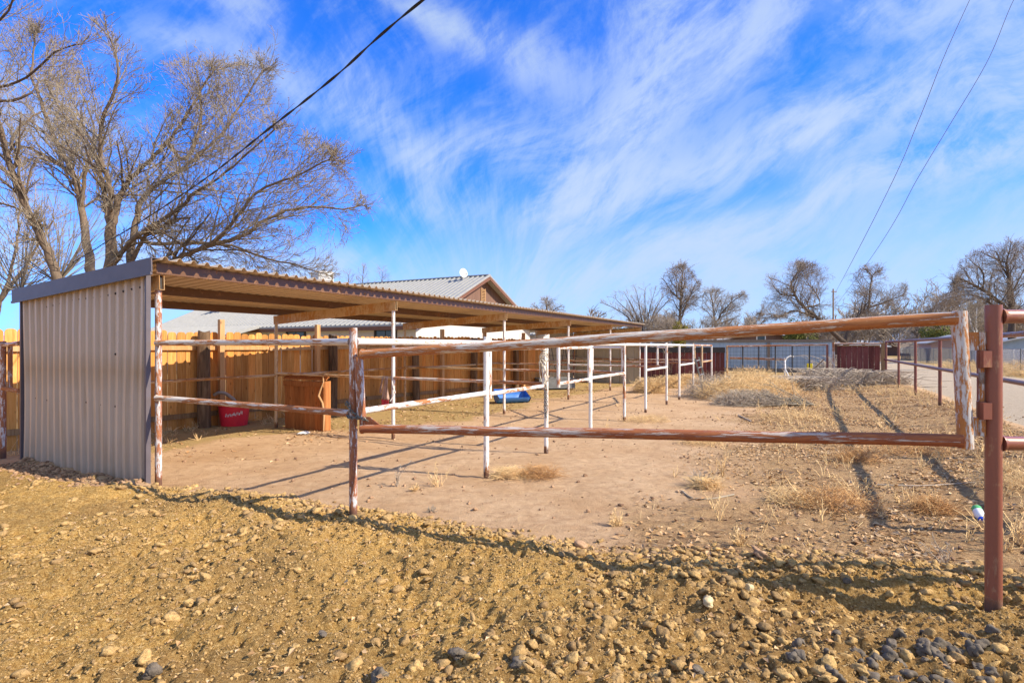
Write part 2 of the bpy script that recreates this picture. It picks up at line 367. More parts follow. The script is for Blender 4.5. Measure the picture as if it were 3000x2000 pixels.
def sheetm(name, col, dirt):
    m, nt, b = mat(name); t = NT(nt); v = t.coord('Object', (1,1,.35)); n = t.noise(v, 4, 6, .6)
    tc = t.N('ShaderNodeTexCoord'); sp = t.N('ShaderNodeSeparateXYZ'); t.L(tc.outputs['Object'], sp.inputs[0])
    band = t.ramp(t.mul(sp.outputs[2], .4), [(.38, 0.0), (.475, 1.0), (.56, 0.0)])   # rubbed-in dirt at animal height
    c = t.ramp(n, [(.3, tuple(x*.9 for x in col)), (.7, col)])
    c = t.mix(t.mul(band, t.ramp(n, [(.25, .2), (.7, .8)])), c, dirt)
    low = t.ramp(sp.outputs[2], [(.05, 1.0), (.55, 0.0)]); c = t.mix(t.mul(low, t.mul(t.noise(t.coord('Object'), 9, 6, .7), .7)), c, (.36,.25,.17))
    c = t.mix(t.ramp(t.noise(t.coord('Object', (1,1,.07)), 16, 5, .65), [(.5, 0.0), (.72, .5)]), c, dirt)
    sp2 = t.ramp(t.noise(t.coord('Object'), 60, 4, .7), [(.68, 0.0), (.74, .4)]); c = t.mix(sp2, c, dirt)
    nt.links.new(c, b.inputs['Base Color']); b.inputs['Roughness'].default_value = .5; b.inputs['Specular IOR Level'].default_value = .35
    t.bump(b, t.noise(t.coord('Object', (1,1,.5)), 3, 3, .5), .25, .02); return m
M['beige_sheet'] = sheetm('beige ribbed sheet', (.56,.46,.37), (.40,.27,.15))
M['roof_sheet'] = sheetm('beige roof sheet', (.64,.52,.38), (.52,.38,.24))
M['stucco'] = simple('pale stucco', (.58,.55,.51), .9, .08, 12, bump=.25)
M['stucco_tan'] = simple('grey tan stucco', (.56,.50,.44), .9, .08, 12, bump=.25)
M['brown_board'] = simple('brown siding', (.17,.10,.075), .8, .2, 8, stretch=(1,1,.1))
M['brown_trim'] = simple('brown trim', (.16,.075,.05), .7, .15, 8)
M['dark_trim'] = simple('dark window trim', (.05,.045,.045), .6, .1, 8)
M['pink_wall'] = simple('pink stucco', (.50,.33,.27), .9, .1, 10)
M['red_wall'] = simple('red wall', (.42,.10,.10), .85, .12, 10)
M['blue_sheet'] = simple('pale blue sheet metal', (.29,.38,.49), .5, .08, 3, bump=.05)
M['shingle'] = simple('brown shingle roof', (.20,.16,.13), .9, .2, 15)
M['white'] = simple('white enamel', (.80,.80,.80), .4, .05, 8, bump=0)
M['red_plastic'] = simple('red plastic', (.75,.025,.05), .4, .12, 8, bump=.05, spec=.5)
M['blue_plastic'] = simple('blue plastic', (.045,.20,.60), .4, .15, 8, bump=.05, spec=.5)
M['grey_metal'] = simple('dull grey metal', (.20,.21,.22), .5, .2, 8, metal=.3)
M['grey_hose'] = simple('grey hose', (.30,.26,.23), .5, .1, 20)
M['cable'] = simple('black cable', (.02,.02,.022), .6, .2, 20)
M['wire'] = simple('grey wire', (.12,.13,.15), .6, .1, 20)
M['chain'] = simple('grey chain', (.16,.16,.15), .55, .3, 40, metal=.5)
M['rope'] = simple('frayed pale rope', (.55,.50,.40), .95, .25, 60)
M['rag'] = simple('tan cloth', (.42,.28,.22), .95, .2, 20)
M['rag_red'] = simple('red cloth', (.50,.05,.07), .9, .2, 20)
M['bark'] = simple('grey brown bark', (.17,.125,.09), .95, .4, 22, stretch=(1,1,.25), bump=.8)
M['twig'] = simple('grey twig', (.30,.255,.195), .9, .3, 6, bump=0)
M['bark_dark'] = simple('dark bark', (.095,.07,.055), .95, .35, 10, stretch=(1,1,.3), bump=.5)
M['twig_dark'] = simple('dark twig', (.27,.22,.18), .9, .3, 3, bump=0)
M['twig_far'] = simple('far twig', (.31,.26,.215), .9, .2, 2, bump=0)
M['seed'] = simple('brown seed cluster', (.24,.16,.10), .9, .4, 8, bump=0)
M['dry_yellow'] = simple('dry yellow weed', (.76,.55,.29), .9, .3, 6, bump=0)
M['dry_orange'] = simple('rusty dry weed', (.55,.32,.14), .9, .35, 6, bump=0)
M['dry_grey'] = simple('dry grey brush', (.44,.37,.30), .9, .3, 6, bump=0)
M['straw'] = simple('straw', (.60,.46,.24), .9, .3, 12, bump=0, rndcol=(.34,.22,.10))
M['leaf'] = simple('dead leaf', (.40,.22,.09), .85, .35, 30, bump=.1, rndcol=(.64,.47,.29))
M['clod'] = simple('manure clod', (.52,.345,.145), 1.0, .42, 70, bump=1.0, rndcol=(.36,.235,.115), spec=.05)
M['clod_dark'] = simple('dark manure clod', (.135,.112,.088), .9, .4, 40, bump=.7, spec=.2)
M['clod_dirt'] = simple('dirt clod', (.42,.27,.165), 1.0, .3, 45, bump=.7, rndcol=(.24,.15,.10), spec=.05)
M['evergreen'] = simple('olive evergreen', (.085,.11,.03), .85, .4, 12, bump=0, rndcol=(.20,.19,.035))
M['gold_green'] = simple('golden evergreen', (.15,.14,.02), .85, .4, 12, bump=0, rndcol=(.30,.24,.03))
M['glass'] = simple('dark window glass', (.05,.07,.08), .12, .1, 3, bump=0, spec=.6)
M['hill'] = simple('far hill tinted with haze', (.16,.22,.34), 1, .1, .002, bump=0)  # blue of distance haze is put into the hill colour
M['yellow'] = simple('yellow plastic', (.62,.52,.03), .5, .1, 10)
M['green_pl'] = simple('green cap', (.10,.42,.14), .4, .1, 10)
M['bottle_blue'] = simple('blue bottle cap', (.02,.08,.60), .35, .1, 10)

def ground_mat():
    m, nt, b = mat('corral ground'); t = NT(nt)
    v = t.coord('Object'); z = t.attr('zone'); li = t.attr('litter'); rd = t.attr('road'); ya = t.attr('yard')
    n1 = t.noise(v, 1.1, 4, .55); n2 = t.noise(v, 9, 7, .68, .3); n3 = t.noise(v, 60, 8, .75, .4); n4 = t.noise(v, 230, 4, .7)
    dirt = t.ramp(n2, [(.25, (.44,.285,.17)), (.5, (.56,.385,.235)), (.75, (.63,.455,.29))])
    dirt = t.mix(t.ramp(n1, [(.40, 0.0), (.65, .55)]), dirt, (.43,.265,.14))
    dirt = t.mix(t.ramp(n3, [(.60, 0.0), (.72, .6)]), dirt, (.25,.165,.10))
    dirt = t.mix(t.ramp(t.noise(t.coord('Object', (1,1.6,1)), 4.5, 7, .72), [(.52, 0.0), (.66, .55)]), dirt, (.33,.20,.115))
    man = t.ramp(n3, [(.30, (.13,.070,.022)), (.43, (.46,.262,.075)), (.56, (.71,.460,.160)), (.70, (.88,.67,.36))])
    man = t.mix(t.ramp(n1, [(.42, 0.0), (.64, .75)]), man, t.ramp(n3, [(.3, (.15,.085,.034)), (.7, (.43,.29,.13))]))
    man = t.mix(t.ramp(n4, [(.36, .75), (.56, 0.0)]), man, (.13,.075,.028))
    man = t.mix(t.mul(t.attr('moist'), .62), man, t.ramp(n3, [(.3, (.12,.062,.024)), (.55, (.33,.20,.085)), (.78, (.55,.39,.19))]))
    lit = t.ramp(n3, [(.3, (.12,.072,.038)), (.46, (.33,.205,.10)), (.6, (.52,.35,.185)), (.75, (.68,.50,.31))])
    lit = t.mix(t.ramp(t.noise(t.coord('Object', (1,2.2,1)), 2.2, 6, .7), [(.47, 0.0), (.60, .8)]), lit, (.21,.128,.07))
    rdc = t.ramp(n2, [(.3, (.38,.31,.23)), (.7, (.47,.395,.30))]); rdc = t.mix(t.ramp(n3, [(.6, 0.0), (.75, .4)]), rdc, (.36,.29,.22))
    yel = t.ramp(n3, [(.3, (.24,.16,.07)), (.55, (.44,.31,.14)), (.75, (.56,.43,.22))])
    def soft(a, lo, hi): return t.ramp(t.mul(a, t.mul(t.mul(n2, -.5, 'ADD'), .7), 'ADD'), [(lo, 0.0), (hi, 1.0)])
    c = t.mix(soft(ya, .4, .6), dirt, yel)
    c = t.mix(t.mul(soft(li, .35, .75), .85), c, lit); c = t.mix(soft(rd, .4, .6), c, rdc); c = t.mix(soft(z, .42, .58), c, man)
    nt.links.new(c, b.inputs['Base Color']); b.inputs['Roughness'].default_value = 1; b.inputs['Specular IOR Level'].default_value = .05
    hgt = t.mul(t.mul(n3, .7), t.mul(n4, .3), 'ADD'); t.bump(b, hgt, 1.0, .03)
    return m
M['ground'] = ground_mat()

# ------------------------------------------------------------------ ground sheet
def ground():
    def seq(a):
        out = []
        for lo, hi, st in a:
            n = max(1, int(round((hi-lo)/st))); out += list(np.linspace(lo, hi, n, endpoint=False))
        out.append(a[-1][1]); return np.array(out)
    Y = seq([(-4000,-200,1000),(-200,-10,30),(-10,1.4,.6),(1.4,4.6,.0125),(4.6,6.5,.022),(6.5,10,.045),(10,20,.12),(20,50,.6),(50,200,8),(200,6000,800)])
    X = seq([(-6000,-200,1000),(-200,-40,12),(-40,-12,.8),(-12,-5,.08),(-5,-2.6,.028),(-2.6,3.4,.0135),(3.4,6,.03),(6,14,.08),(14,50,.6),(50,200,10),(200,6000,1000)])
    gx, gy = np.meshgrid(X, Y); x = gx.ravel(); y = gy.ravel()
    h = ground_h(x, y); far = np.hypot(x, y) > 120; h[far] = 0
    nx, ny = len(X), len(Y); i = np.arange((ny-1)*(nx-1)); r = i//(nx-1); c = i % (nx-1); a = r*nx+c
    Fc = np.stack([a, a+1, a+nx+1, a+nx], 1)
    tt = (x-O.x)*VV.x+(y-O.y)*VV.y; ss = (x-O.x)*UU.x+(y-O.y)*UU.y
    yard = sstep(-.4, .9, tt+(fbm(x*.9, y*.9, 3, 77)-.5)*2.0)*sstep(2.5, 5, ss)+sstep(1.6, 2.6, tt+(fbm(x*.9, y*.9, 3, 78)-.5))*sstep(0, 1, ss)
    yard = np.clip(yard, 0, 1)*sstep(22, 18, ss)*(.55+.45*fbm(x*2, y*2, 2, 79))
    yard = np.maximum(yard, sstep(19, 24, ss)*.6)
    o = npmesh('ground', np.stack([x, y, h], 1), Fc, M['ground'], attrs={'moist': moist(x, y), 'zone': zone(x, y), 'litter': litter(x, y), 'road': road(x, y), 'yard': yard})
    tagit(o, kind='structure'); return o
ground()
def hills():
    V = []; n = 160
    for i in range(n+1):
        a = math.radians(-60+120*i/n); d = 6000
        h = 60+150*float(fbm(np.array([i*.09]), np.array([1.3]), 4, 3)[0])*(1 if i > 60 else .5)
        V.append((math.sin(a)*d, math.cos(a)*d, -10)); V.append((math.sin(a)*(d+300), math.cos(a)*(d+300), h)); V.append((math.sin(a)*(d+900), math.cos(a)*(d+900), -10))
    Fc = []
    for i in range(n): Fc += [(3*i, 3*i+3, 3*i+4, 3*i+1), (3*i+1, 3*i+4, 3*i+5, 3*i+2)]
    tagit(npmesh('hills', V, Fc, M['hill']), kind='structure')
hills()

# ------------------------------------------------------------------ ribbed sheets
def ribbed(mb, P0, dirW, dirH, W, Hf, pitch=.145, depth=.028, out=None, rows=1, jit=0.0, bottom=None, prof=None):
    """sheet of width W along dirW, height Hf(x) along dirH, ribs standing along `out`"""
    prof = prof or [(0, 0), (.46, 0), (.58, 1), (.84, 1), (.96, 0)]
    xs = []; k = 0
    while k*pitch < W:
        for a, d in prof:
            x = (k+a)*pitch
            if x < W: xs.append((x, d*depth))
        k += 1
    xs.append((W, 0)); vs = []
    for x, d in xs:
        h0 = bottom(x) if bottom else 0; h1 = Hf(x)
        for r in range(rows+1):
            h = h0+(h1-h0)*r/rows
            j = jit*math.sin(h*2.3+x*1.1)*math.sin(x*2.7+1) if jit else 0
            vs.append(P0+dirW*x+dirH*h+out*(d+j))
    R = rows+1; fs = [(i*R+r, (i+1)*R+r, (i+1)*R+r+1, i*R+r+1) for i in range(len(xs)-1) for r in range(rows)]
    mb.add(vs, fs)

# ------------------------------------------------------------------ loafing shed
SLOPE = 0.0606
def roofz(t): return 2.285-SLOPE*(t+.05)*1.0
def shelter():
    T = thing('horse_shelter', 'long open-front horse shelter with beige ribbed roof and a closed ribbed end wall', 'shelter', S(0, 0))
    Lr = 18.45
    d = (S(0, 2.76, roofz(2.76))-S(0, -.21, roofz(-.21))); W = d.length; dn = d.normalized(); nrm = UU.cross(dn); nrm = nrm if nrm.z > 0 else -nrm
    mb = MB(); ribbed(mb, S(-.1, -.21, roofz(-.21)+.006), UU, dn, Lr, lambda x: W, .145, .036, nrm, prof=[(0,0),(.30,0),(.42,.75),(.5,1),(.58,1),(.66,.75),(.78,0)])
    r = mb.build('roof_sheet', M['roof_sheet'], T); md = r.modifiers.new('th', 'SOLIDIFY'); md.thickness = .0015; md.offset = -1
    for t in (-.07, 1.3, 2.62):
        mb = MB(); z = roofz(t)
        segs = [(-.03, Lr-.12)]
        for a, b in segs:
            mb.box(S((a+b)/2, t, z-.055), (b-a, .004, .10), UU, VV)
            mb.box(S((a+b)/2, t+.022, z-.107), (b-a, .048, .004), UU, VV); mb.box(S((a+b)/2, t+.022, z-.003), (b-a, .044, .004), UU, VV)
        mb.build('purlin', M['purlin'], T)
    for i in range(6):
        s = 3.65*i+(0.03 if i == 0 else 0)
        # beam: hollow rectangular tube, open front end
        mb = MB(); p0 = S(s, -.06, roofz(-.06)-.115-.075); p1 = S(s, 2.74, roofz(2.74)-.115-.075)
        az = (p1-p0).normalized(); ax = UU; ay = az.cross(ax)
        L = (p1-p0).length; c = (p0+p1)/2
        for sx in (-1, 1): mb.box(c+ax*sx*.0235, (.004, .15, L), ax, ay, az)
        for sy in (-1, 1): mb.box(c+ay*sy*.0735, (.043, .004, L-.002), ax, ay, az)
        mb.build('beam', M['beam'], T)
        mb = MB(); mb.box(p0+az*.03, (.041, .138, .004), ax, ay, az); mb.build('tube_end_shade', M['dark_steel'], T)  # dark sheet set inside the open end, standing in for the hollow's shade
        mb = MB(); q = S(s-.03, -.065, roofz(-.06)-.11); mb.add([q+Vector((0,0,0)), q+UU*.09, q+UU*.02+Vector((0,0,.085)), q+VV*.006, q+UU*.09+VV*.006, q+UU*.02+VV*.006+Vector((0,0,.085))], [(0,1,2),(5,4,3),(0,3,4,1),(1,4,5,2),(2,5,3,0)])
        mb.build('bracket', M['purlin'], T)
        for t, nm in ((0, 0), (2.7, 1)):
            g = on(S(s, t)); zt = roofz(t)-.115-.15+.002
            m_ = M['post_mix'] if (i == 0 and t == 0) else (M['white_pipe'] if nm == 0 else M['tan_rust'])
            pipe('post', (g.x, g.y, g.z-.05), (g.x, g.y, zt), .031 if i == 0 else .029, m_, T)
    # near end wall
    E = S(-.045, -.02); n = -UU
    bott = lambda x: gz(*(S(-.06, x-.02)).xy)-.04+.0
    mb = MB(); ribbed(mb, E+VV*.03, VV, Vector((0,0,1)), 2.62, lambda x: roofz(x)-.06, .145, .032, n, rows=8, jit=.009, bottom=lambda x: -.04)
    w = mb.build('end_wall', M['beige_sheet'], T, False)
    mb = MB()
    for zz, dx in ((.83, 0), (1.38, .3), (2.05, 0)):
        k = 0
        while k*.145+.1 < 2.6:
            x = k*.145+.035+.01*math.sin(k*5); k += 1 if zz > 2 else 2
            if zz == 1.38 and k not in (6, 7, 11, 12): continue
            z = zz-(SLOPE*x if zz > 2 else 0)+.01*math.sin(k*7)
            mb = MB(); mb.lathe(E+VV*(x+.03)+n*.002+Vector((0,0,z)), [(.013,0),(.013,.002),(.007,.003),(.007,.008),(0.0005,.009)], 8, VV, Vector((0,0,1)), n)
            mb.build('screw', M['dark_steel'], T)
    mb = MB()
    for x in (.80, 1.68): mb.box(E+VV*(x+.03)+Vector((0,0,1.02))+n*.003, (.007, .006, 2.02), VV, UU)
    mb.build('lap_seam', M['fascia'], T)
    # corner trims and fascia
    mb = MB(); mb.box(S(-.068, .012, 1.07), (.045, .03, 2.20), UU, VV); mb.build('corner_trim', M['fascia'], T)
    mb = MB(); mb.box(S(-.068, 2.64, 1.03), (.05, .03, 2.02), UU, VV); mb.build('corner_trim', M['fascia'], T)
    mb = MB(); a = S(-.125, -.16, roofz(-.16)-.045); b = S(-.125, 2.76, roofz(2.76)-.045); mb.beam(a, b, .012, .135)
    mb.beam(a+UU*.055+Vector((0,0,.070)), b+UU*.055+Vector((0,0,.070)), .12, .006)
    mb.beam(a+Vector((0,0,-.082))-UU*.004, b+Vector((0,0,-.082))-UU*.004, .020, .028)
    mb.build('fascia', M['fascia'], T)
    # far end wall and the sheeted part of the back
    mb = MB(); ribbed(mb, S(18.32, -.02, -.05), VV, Vector((0,0,1)), 2.78, lambda x: roofz(x)-.02, .30, .022, UU, rows=1, prof=[(0,0),(.78,0),(.84,1),(.94,1)])
    mb.build('end_wall', M['far_sheet'], T)
    mb = MB(); ribbed(mb, S(15.9, 2.78, -.05), UU, Vector((0,0,1)), 2.4, lambda x: roofz(2.78)-.02, .30, .022, VV, rows=1, prof=[(0,0),(.78,0),(.84,1),(.94,1)])
    mb.build('back_wall', M['far_sheet'], T)
M['far_sheet'] = simple('pale khaki sheet', (.44,.40,.31), .5, .08, 3, bump=.05)
shelter()

# ------------------------------------------------------------------ stall pipework
FT = -2.654; SP = 3.65
def corral():
    T = thing('pipe_corral', 'white and rusty pipe rails of the five horse stalls in front of the shelter', 'corral fence', on(S(0, FT)))
    zt, zl = 1.49, .935
    posts = [(0,.031,'post_mix',1.597),(2.05,.0305,'white_clean',1.56),(3.65,.030,'white_pipe',1.50),(5.4,.030,'white_clean',1.50),(7.3,.030,'white_pipe',1.50),
             (8.9,.029,'white_clean',1.50),(10.95,.029,'white_pipe',1.50),(12.5,.029,'white_clean',1.50),(14.6,.029,'white_pipe',1.50),(16.2,.029,'tan_rust',1.50),(18.3,.029,'white_pipe',1.50)]
    for s, r, m_, z in posts:
        g = on(S(s, FT)); pipe('post', (g.x, g.y, g.z-.05), (g.x, g.y, z), r, M[m_], T)
    for a, b in zip(posts[:-1], posts[1:]):
        pipe('rail', S(a[0]+.028, FT, zt), S(b[0]-.028, FT, zt), .027, M['white_clean' if a[0] < 13 else 'rail_rust'], T)
    for a, b, m_ in ((0, 2.05, 'white_pipe'), (5.4, 7.3, 'white_pipe'), (8.9, 10.95, 'white_clean'), (12.5, 14.6, 'white_clean'), (16.2, 18.3, 'tan_rust')):
        pipe('rail', S(a+.028, FT, zl), S(b-.028, FT, zl), .026, M[m_], T)
    # near side, shed post to corner post
    pipe('rail', S(0, -.03, 1.487), S(0, FT+.03, 1.487), .028, M['rail_rust'], T)
    pipe('rail', S(0, -.03, .935), S(0, FT+.03, .925), .028, M['rail_rust'], T)
    for i in range(1, 6):
        s = SP*i
        pipe('rail', S(s, FT+.03, zl+.01), S(s, -.03, zl+.02), .024, M['rail_rust'], T)
        pipe('rail', S(s, FT+.03, zt-.005), S(s, -.03, zt), .024, M['white_pipe'], T)
        pipe('rail', S(s, .03, zl+.02), S(s, 2.67, zl+.03), .024, M['tan_rust' if i < 3 else 'rail_rust'], T)
        pipe('rail', S(s, .03, zt), S(s, 2.67, zt), .024, M['tan_rust'], T)
    for i in range(5): pipe('rail', S(SP*i+.03, 2.70, .93), S(SP*(i+1)-.03, 2.70, .93+.01*(i % 2)), .023, M['tan_rust'], T)
corral()
def stall_gate(base, ang, w, label, m1, m2):
    """light pipe gate: two uprights joined by a top and a bottom bar"""
    d = Vector((math.cos(ang), math.sin(ang), 0)); T = thing('stall_gate', label, 'gate', (base.x, base.y, gz(base.x, base.y)), 'small pipe gates of the horse stalls')
    a = base+d*.07; b = base+d*w
    pipe('upright', (a.x, a.y, .87), (a.x, a.y, 1.55), .026, M[m1], T); pipe('upright', (b.x, b.y, .87), (b.x, b.y, 1.50), .026, M[m1], T)
    pipe('bar', (a.x, a.y, .92), (b.x, b.y, .92), .024, M[m2], T); pipe('bar', (a.x, a.y, 1.43), (b.x, b.y, 1.43), .022, M[m1], T)
    for z in (1.0, 1.36):
        mb = MB(); mb.box(Vector((base.x+d.x*.037, base.y+d.y*.037, z)), (.02, .03, .045), d, d.cross(Vector((0,0,1)))); mb.build('hinge', M['dark_steel'], T)
ua = math.atan2(UU.y, UU.x)
stall_gate(S(2.05, FT), ua, 1.53, 'closed small pipe gate of the nearest stall with pale rope tied on it', 'white_pipe', 'white_pipe')
stall_gate(S(5.4, FT), ua+math.pi, 1.33, 'small pipe gate of the second stall, open by a hand at its rope side', 'white_pipe', 'white_pipe')
stall_gate(S(7.3, FT), math.radians(106), 1.5, 'small white pipe gate swung inward into the third stall', 'white_clean', 'rail_rust')
stall_gate(S(10.95, FT), math.radians(84), 1.5, 'small white pipe gate swung inward into the fourth stall', 'white_clean', 'rail_rust')
stall_gate(S(14.6, FT), math.radians(70), 1.4, 'rusty small pipe gate at the fifth stall behind the ladder', 'tan_rust', 'tan_rust')

# left stub of pipe fence beyond the end wall
def side_fence():
    p = at(9, 1000, 7.35); g = on(p); T = thing('pipe_fence', 'short rusty pipe fence joining the left side of the end wall', 'fence', g)
    pipe('post', (g.x, g.y, g.z-.05), (g.x, g.y, 1.52), .034, M['post_mix'], T)
    q = S(-.03, 2.80)
    pipe('rail', (g.x, g.y, 1.47), (q.x, q.y, 1.49), .028, M['rail_rust'], T); pipe('rail', (g.x, g.y, .90), (q.x, q.y, .90), .028, M['rail_rust'], T)
    q2 = Vector((g.x-1.8, g.y+.3, 0)); pipe('rail', (g.x, g.y, 1.49), (q2.x, q2.y, 1.49), .028, M['rail_rust'], T)
    h = on(Vector((g.x+.075, g.y+.02, 0))); pipe('upright', (h.x, h.y, .86), (h.x, h.y, 1.50), .027, M['post_mix'], T)
side_fence()

# ------------------------------------------------------------------ big gate and red post
HB = Vector((2.36, 2.95, 0)); PB = S(0, FT)
def main_gate():
    d = Vector((HB.x-PB.x, HB.y-PB.y, 0)).normalized(); a = PB+d*.085; b = HB
    T = thing('swing_gate', 'large rusty two-rail pipe gate sagging across the foreground', 'gate', (b.x, b.y, 0))
    L0 = Vector((a.x, a.y, 1.39)); R0 = Vector((b.x-.02, b.y, 1.60)); L1 = Vector((a.x, a.y, .812)); R1 = Vector((b.x+.01, b.y, .955))
    side = Vector((d.y, -d.x, 0))*.0
    pipe('top_rail', L0, R0, .0345, M['gate_rust'], T, n=28, wob=.002)
    pipe('bottom_rail', L1, R1, .0335, M['gate_lower'], T, n=28, wob=.002)
    pipe('stile', (a.x-.004, a.y-.0, .885), (a.x-.03, a.y, 1.372), .034, M['post_mix'], T, n=24)
    pipe('stile', (b.x+.032, b.y, .915), (b.x-.006, b.y, 1.637), .036, M['gate_stile'], T, n=28)
    mb = MB(); n = Vector((d.y, -d.x, 0))*.004
    for w in (0,):
        p = [Vector((a.x-.02, a.y, .895)), Vector((a.x+.05, a.y-.02, .90)), Vector((a.x+.05, a.y, 0))]
        tri = [L1+Vector((-.02,0,-.02)), L1+Vector((-.02,0,.09)), L1+d*.07+Vector((0,0,.095)), L1+d*.17+Vector((0,0,.035)), L1+d*.17+Vector((0,0,-.0))]
        mb.add([q+n for q in tri]+[q-n for q in tri], [(0,1,2,3,4),(9,8,7,6,5)]+[(i,(i+1)%5+0,(i+1)%5+5,i+5)[::-1] for i in range(5)])
    mb.build('gusset', M['gate_lower'], T)
    for z, up in ((1.478, 1), (1.03, -1)):
        mb = MB(); c = Vector((b.x+.062, b.y-.005, z)); mb.box(c, (.05, .02, .095)); mb.build('hinge_plate', M['gate_stile'], T)
        mb = MB(); e = c+Vector((.048, 0, 0)); mb.tube([e+Vector((0,0,-.048)), e+Vector((0,0,.048))], .019, 16); mb.build('hinge_barrel', M['gate_stile'], T, True)
        mb = MB(); mb.tube([e+Vector((0,0,-.05*up)), e+Vector((0,0,-.05*up-.175*up if up > 0 else .29))], .0125, 12) if up > 0 else mb.tube([e+Vector((0,0,.048)), e+Vector((0,0,.285))], .0125, 12)
        mb.build('hinge_pin', M['gate_stile'], T, True)
    return d
GD = main_gate()
def red_panel():
    p = Vector((2.52, 2.93, 0)); g = on(p)
    T = thing('red_pipe_panel', 'oxide red pipe post with two rails running off to the right', 'fence', g)
    T.location = (p.x, p.y, g.z)
    pipe('post', (p.x, p.y, g.z-.08), (p.x, p.y, 1.667), .037, M['red_pipe'], T, n=32)
    for z in (1.607, .945): pipe('rail', (p.x+.035, p.y+.0, z), (p.x+2.2, p.y-.15, z-.0), .036, M['red_pipe'], T, n=28)
    q = Vector((p.x+2.2, p.y-.15, 0)); pipe('post', (q.x, q.y, -.05), (q.x, q.y, 1.65), .037, M['red_pipe'], T, n=24)
    for z in (1.385, 1.115):
        mb = MB(); mb.box(Vector((p.x-.055, p.y-.02, z)), (.045, .022, .085)); mb.build('hinge_bracket', M['red_pipe'], T)
        mb = MB(); e = Vector((p.x-.098, p.y-.0, z)); e = Vector((2.47-.0, 2.945, z)); mb.tube([e+Vector((-.0,0,-.048)), e+Vector((-.0,0,.048))], .022, 16); mb.build('hinge_sleeve', M['red_pipe'], T, True)
red_panel()
def chain_obj(label, pts, link=.032, r=.0035, group=None, cat='chain'):
    T = MB(); P = [Vector(p) for p in pts]; L = [0]
    for a, b in zip(P[:-1], P[1:]): L.append(L[-1]+(b-a).length)
    n = int(L[-1]/(link*.72))
    def f(s):
        for i in range(len(P)-1):
            if s <= L[i+1] or i == len(P)-2: return P[i].lerp(P[i+1], (s-L[i])/max(1e-6, L[i+1]-L[i]))
    for k in range(n):
        c = f((k+.5)*link*.72); d = (f(min(L[-1], (k+.9)*link*.72))-f((k+.1)*link*.72)).normalized()
        a = d.cross(Vector((0,0,1)) if abs(d.z) < .9 else Vector((1,0,0))).normalized(); b = d.cross(a)
        w = a if k % 2 else b
        loop = [c+d*(math.cos(t)*link*.5)+w*(math.sin(t)*link*.32) for t in [2*math.pi*j/10 for j in range(11)]]
        T.tube(loop, r, 5, False)
    o = T.build('chain', M['chain'], None, True); return tagit(o, label, cat, group)
c = PB+Vector((0,0,0))
pts = []
for k in range(15):
    t = 2*math.pi*k/13; q = c+GD*.045+GD*(math.cos(t)*.095)+Vector((GD.y, -GD.x, 0))*(math.sin(t)*.048); pts.append((q.x, q.y, .90-.03*math.cos(t)+.02*math.sin(2*t)))
pts = [(c.x-.05, c.y-.03, 1.00), (c.x-.035, c.y-.04, 1.02), (c.x-.02, c.y-.045, .99), (c.x-.005, c.y-.05, .95)]+pts
chain_obj('grey chain looped round the corner post and the left end of the big gate', pts, .034, .0045)
g = S(3.57, FT); q = Vector((g.x+.03, g.y-.03, 0))
chain_obj('grey chain hanging down the white post under the tied rope', [(q.x, q.y, .93), (q.x+.012, q.y, .62), (q.x-.004, q.y, .50), (q.x-.02, q.y, .62), (q.x-.016, q.y, .9)], .036, .004)
def rope_coil():
    mb = MB(); g = S(3.57, FT)
    for k in range(7):
        z0 = 1.40-.05*k*.6; pts = []
        for j in range(15):
            t = 2*math.pi*j/14; rr = .037+.006*math.sin(3*t+k)+.012*(k % 3)
            pts.append(Vector((g.x+math.cos(t)*rr, g.y+math.sin(t)*rr, z0-.03*k*(1-math.cos(t+1.2+.3*k))*.9)))
        mb.tube(pts, .0065, 6)
    mb.tube([(g.x-.04,g.y-.03,1.33),(g.x-.06,g.y-.04,1.2),(g.x-.05,g.y-.04,1.05),(g.x-.03,g.y-.04,.98)], .006, 6)
    mb.tube([(g.x+.03,g.y-.03,1.42),(g.x+.06,g.y-.03,1.38),(g.x+.055,g.y-.03,1.30)], .005, 6)
    mb.tube([(g.x,g.y-.04,1.1),(g.x+.02,g.y-.045,1.0),(g.x-.01,g.y-.045,.95)], .011, 6)
    tagit(mb.build('rope', M['rope'], None, True), 'frayed pale rope wound round the white gate upright', 'rope')
rope_coil()

